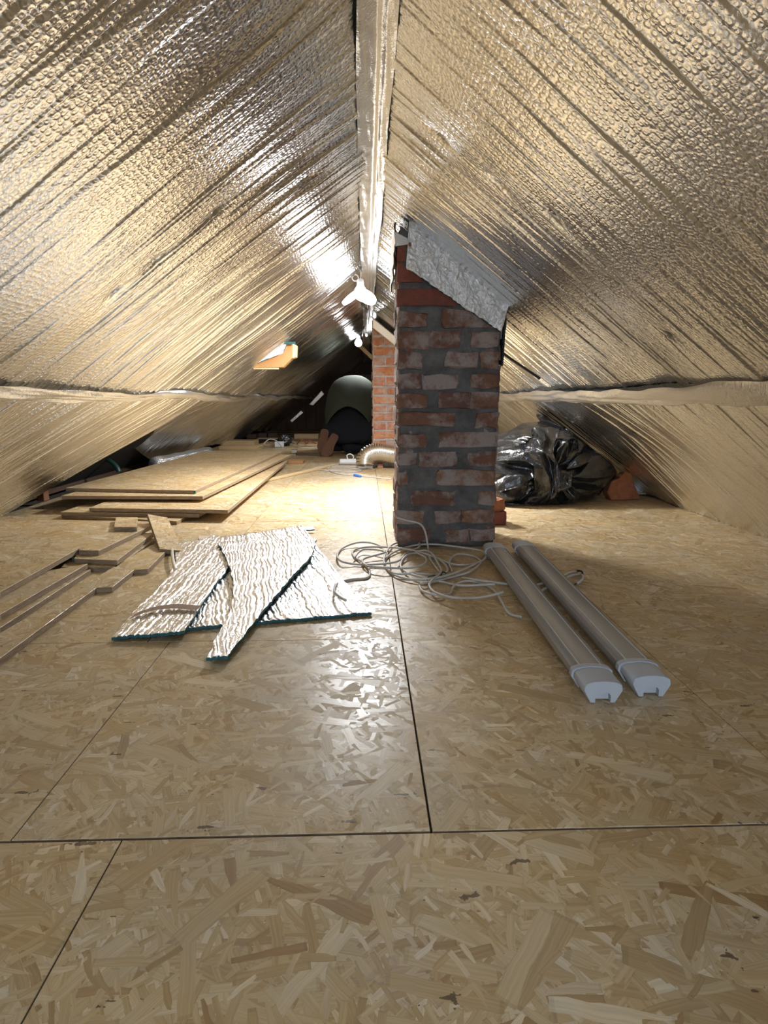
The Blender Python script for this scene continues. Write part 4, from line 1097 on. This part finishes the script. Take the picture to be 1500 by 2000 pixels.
fs = [(i * n_ + k, i * n_ + (k + 1) % n_, (i + 1) * n_ + (k + 1) % n_, (i + 1) * n_ + k) for i in range(len(Pg) - 1) for k in range(n_)]
sw = mesh('sweater', vs, fs, M['knit'], pr, True)
md = sw.modifiers.new('solid', 'SOLIDIFY'); md.thickness = .014; md.offset = -1
md = sw.modifiers.new('sub', 'SUBSURF'); md.levels = 1; md.render_levels = 2
for sh, el, ha in ((J['shL'], J['elL'], (-.08, .71, .16)), (J['shR'], J['elR'], (.23, .68, .14))):
    skin_mesh('sleeve', [(sh[0] * .6 + .04, sh[1] - .06, sh[2] + .04), sh, el, ha], [(0, 1), (1, 2), (2, 3)], [.10, .10, .07, .05], M['knit'], pr, 2, 1)
bm = bmesh.new(); bmesh.ops.create_uvsphere(bm, u_segments=20, v_segments=14, radius=.105)
for v in bm.verts: v.co = Vector((v.co.x * .95, v.co.y * 1.05, v.co.z * 1.1)) + Vector((.165, .60, .63))
frombm('hair', bm, M['hair'], pr, True)
# hands: palm and five fingers each
for hx, hy, sg in ((-.06, .74, 1), (.22, .70, -1)):
    hj = [(hx, hy, .10), (hx, hy + .06, .05)]; he = [(0, 1)]; hr = [.024, .028]
    for f_ in range(4):
        fx = hx + (f_ - 1.5) * .021; L_ = (.075, .085, .08, .06)[f_]
        n0 = len(hj); hj += [(fx, hy + .09, .04), (fx + .004 * (f_ - 1.5), hy + .09 + L_ * .5, .034), (fx + .006 * (f_ - 1.5), hy + .09 + L_, .014)]; he += [(1, n0), (n0, n0 + 1), (n0 + 1, n0 + 2)]; hr += [.010, .009, .007]
    n0 = len(hj); hj += [(hx + sg * .04, hy + .05, .035), (hx + sg * .06, hy + .09, .014)]; he += [(0, n0), (n0, n0 + 1)]; hr += [.011, .009]
    skin_mesh('hand', hj, he, hr, M['skin'], pr, 1)
# boots: soles face the camera
def boot(u0, v0, u1, v1, yy, nm, tiltx):
    """toe pixel (on the floor) to heel pixel (up)"""
    a = D(u0, v0, yy) - Vector(pr.location); b = D(u1, v1, yy + .03) - Vector(pr.location)
    ax = (b - a); L_ = ax.length; ax.normalize(); sd = ax.cross(Vector((0, 1, 0))).normalized(); nr = sd.cross(ax)   # nr: away from sole
    if nr.y < 0: nr = -nr
    out = [(0, .025), (.08, .042), (.25, .060), (.42, .055), (.6, .044), (.78, .046), (.93, .042), (1, .026)]
    ol = [(t_, w_) for t_, w_ in out] + [(t_, -w_) for t_, w_ in reversed(out)]
    vs = [a + ax * (t_ * L_) + sd * w_ for t_, w_ in ol]; n_ = len(vs)
    v2 = [v + nr * .028 for v in vs]
    fs = [tuple(range(n_)), tuple(reversed(range(n_, 2 * n_)))] + [(i, i + n_, (i + 1) % n_ + n_, (i + 1) % n_) for i in range(n_)]
    root = empty('boot', (0, 0, 0)); root.parent = pr
    bm = bmesh.new(); V_ = [bm.verts.new(v) for v in vs + v2]
    for f in fs: bm.faces.new([V_[i] for i in f])
    bmesh.ops.recalc_face_normals(bm, faces=bm.faces); bmesh.ops.bevel(bm, geom=list(bm.edges), offset=.004, segments=2, affect='EDGES')
    frombm('sole', bm, M['sole'], root)
    skin_mesh('boot_upper', [a + ax * .05 + nr * .05, a + ax * (L_ * .45) + nr * .06, a + ax * (L_ * .82) + nr * .06, a + ax * (L_ * .85) + nr * .15], [(0, 1), (1, 2), (2, 3)], [.035, .042, .042, .048], M['boot'], root, 2, 1)
boot(628, 884, 635, 838, py - .10, 'L', 0)
boot(633, 892, 656, 848, py - .20, 'R', 0)

# ------------------------------------------------------------------ far clutter
q = W(555, 872, 0)
ball('small_bag', q + Vector((0, .06, 0)), .088, M['bag'], 4, 'small crumpled black plastic bag on the far floor left of the person', 'bag', (1.2, 1, .95), .35)
def plank(name, u0, v0, u1, v1, w_, t_, mat, label, z=0, cat='board', grp=None):
    a = W(u0, v0, z + t_); b = W(u1, v1, z + t_); d_ = b - a; L_ = d_.length
    o = box(name, ((a.x + b.x) / 2, (a.y + b.y) / 2 + w_ / 2, z + t_ / 2), (L_, w_, t_), M[mat], rot=(0, 0, math.atan2(d_.y, d_.x)))
    return tag(o, label, cat, grp)
plank('pale_plank', 428, 872, 505, 872, .30, .04, 'wood_x', 'nearer pale plank lying behind the OSB stack', 0, 'plank', 'pale planks behind the OSB stack')
plank('pale_plank', 430, 861, 497, 861, .30, .06, 'wood_x', 'further pale plank lying behind the OSB stack', 0, 'plank', 'pale planks behind the OSB stack')
plank('pale_plank', 505, 868, 640, 868, .55, .015, 'wood_x', 'wide thin pale board on the floor under the small black bag', 0, 'plank', 'pale planks behind the OSB stack')
plank('level_bar', 578, 884, 626, 885, .03, .03, 'wood_old', 'long brown bar lying on the floor towards the boots', 0, 'bar')
tag(box('clamp_tool', W(575, 886, 0) + Vector((0, .03, .025)), (.06, .05, .04), M['duct']), 'small grey metal tool head at the end of the brown bar', 'tool')
plank('pale_plank', 562, 900, 592, 900, .16, .03, 'wood', 'short pine board lying right of the OSB stack', 0, 'plank')
for i, (u0, u1, v) in enumerate(((482, 500, 848), (503, 521, 846), (524, 542, 846), (575, 622, 848))):
    plank('floor_joist', u0, v, u1, v, .25, .07, ('wood_x' if i == 3 else 'wood_old'), ('long pale wooden board at the foot of the far gable' if i == 3 else 'dark wooden board end, %s of three at the foot of the far slope' % ('leftmost', 'middle one', 'rightmost')[i]), 0, 'plank')
tag(tube('black_red_wire', [W(u, v, z_) for u, v, z_ in ((572, 866, .03), (578, 868, .01), (585, 862, .06), (592, 859, .08), (598, 866, .03), (602, 864, .05), (600, 858, .08), (608, 862, .05), (620, 868, .01))], .006, M['red_wire']), 'dark red wire looping on the floor between small bag and boots', 'wire')
tag(tube('grey_wire', [W(u, v, z_) for u, v, z_ in ((512, 876, .01), (516, 866, .08), (526, 858, .12), (538, 860, .10), (545, 866, .06), (552, 876, .01))], .006, M['cable']), 'grey wire arching over planks left of the small black bag', 'wire')
tag(tube('grey_wire', [W(u, v, z_) for u, v, z_ in ((548, 872, .01), (556, 864, .06), (570, 860, .07), (578, 868, .03), (590, 875, .008), (626, 873, .006))], .005, M['cable']), 'grey wire trailing in front of the small black bag', 'wire')
tag(box('white_socket', W(545, 874, 0) + Vector((0, .04, .04)), (.11, .08, .07), M['white']), 'white plastic socket box in front of the small black bag', 'box')
# bubble wrap roll and pipe behind the stack
a = W(335, 893, .07); b = W(425, 876, .07)
def roll(name, a, b, r_, mat, label, cat):
    P_ = [a.lerp(b, k / 12) for k in range(13)]
    o = tube(name, P_, r_, mat, seg=24, smoothpath=False, rfun=lambda t_, i: r_ * (1 + .06 * math.sin(i * 1.9))); return tag(o, label, cat)
roll('foil_roll', Vector((-1.74, 4.95, .075)), Vector((-1.60, 6.1, .07)), .065, M['wrap'], 'silvery bubble foil roll lying between the OSB stack and left slope', 'roll')
# green hose ring
gh = [Vector((-2.0 + .22 * math.cos(t_), 4.3 + .02 * math.sin(t_), .08 + .13 * math.sin(t_))) for t_ in np.linspace(.1, 3.0, 14)]
tag(tube('green_hose', gh, .018, M['pipe']), 'dark green hose arch in the shade behind the OSB stack', 'hose')
# silver patches on the far gable slope
for (cs, lab, sd) in (([D(604, 790, 9.0), D(628, 763, 9.0), D(633, 770, 9.0), D(611, 792, 9.0)], 'upper silver foil patch on the dark far slope', 1), ([D(566, 822, 9.0), D(588, 802, 9.0), D(592, 806, 9.0), D(570, 825, 9.0)], 'lower silver foil patch on the dark far slope', 2)):
    tag(patch('foil_patch', cs, 14, 8, [M['flap'], M['foam']], .006, sd), lab, 'foil patch')
# pale rafter near far ridge
a = D(703, 676, 8.3); b = D(728, 700, 8.3)
mid = (a + b) / 2; tag(box('rafter_piece', mid, ((b - a).length, .05, .05), M['wood_x'], rot=(0, math.atan2(a.z - b.z, b.x - a.x), 0)), 'pale sloping rafter piece below the far bulbs', 'rafter')
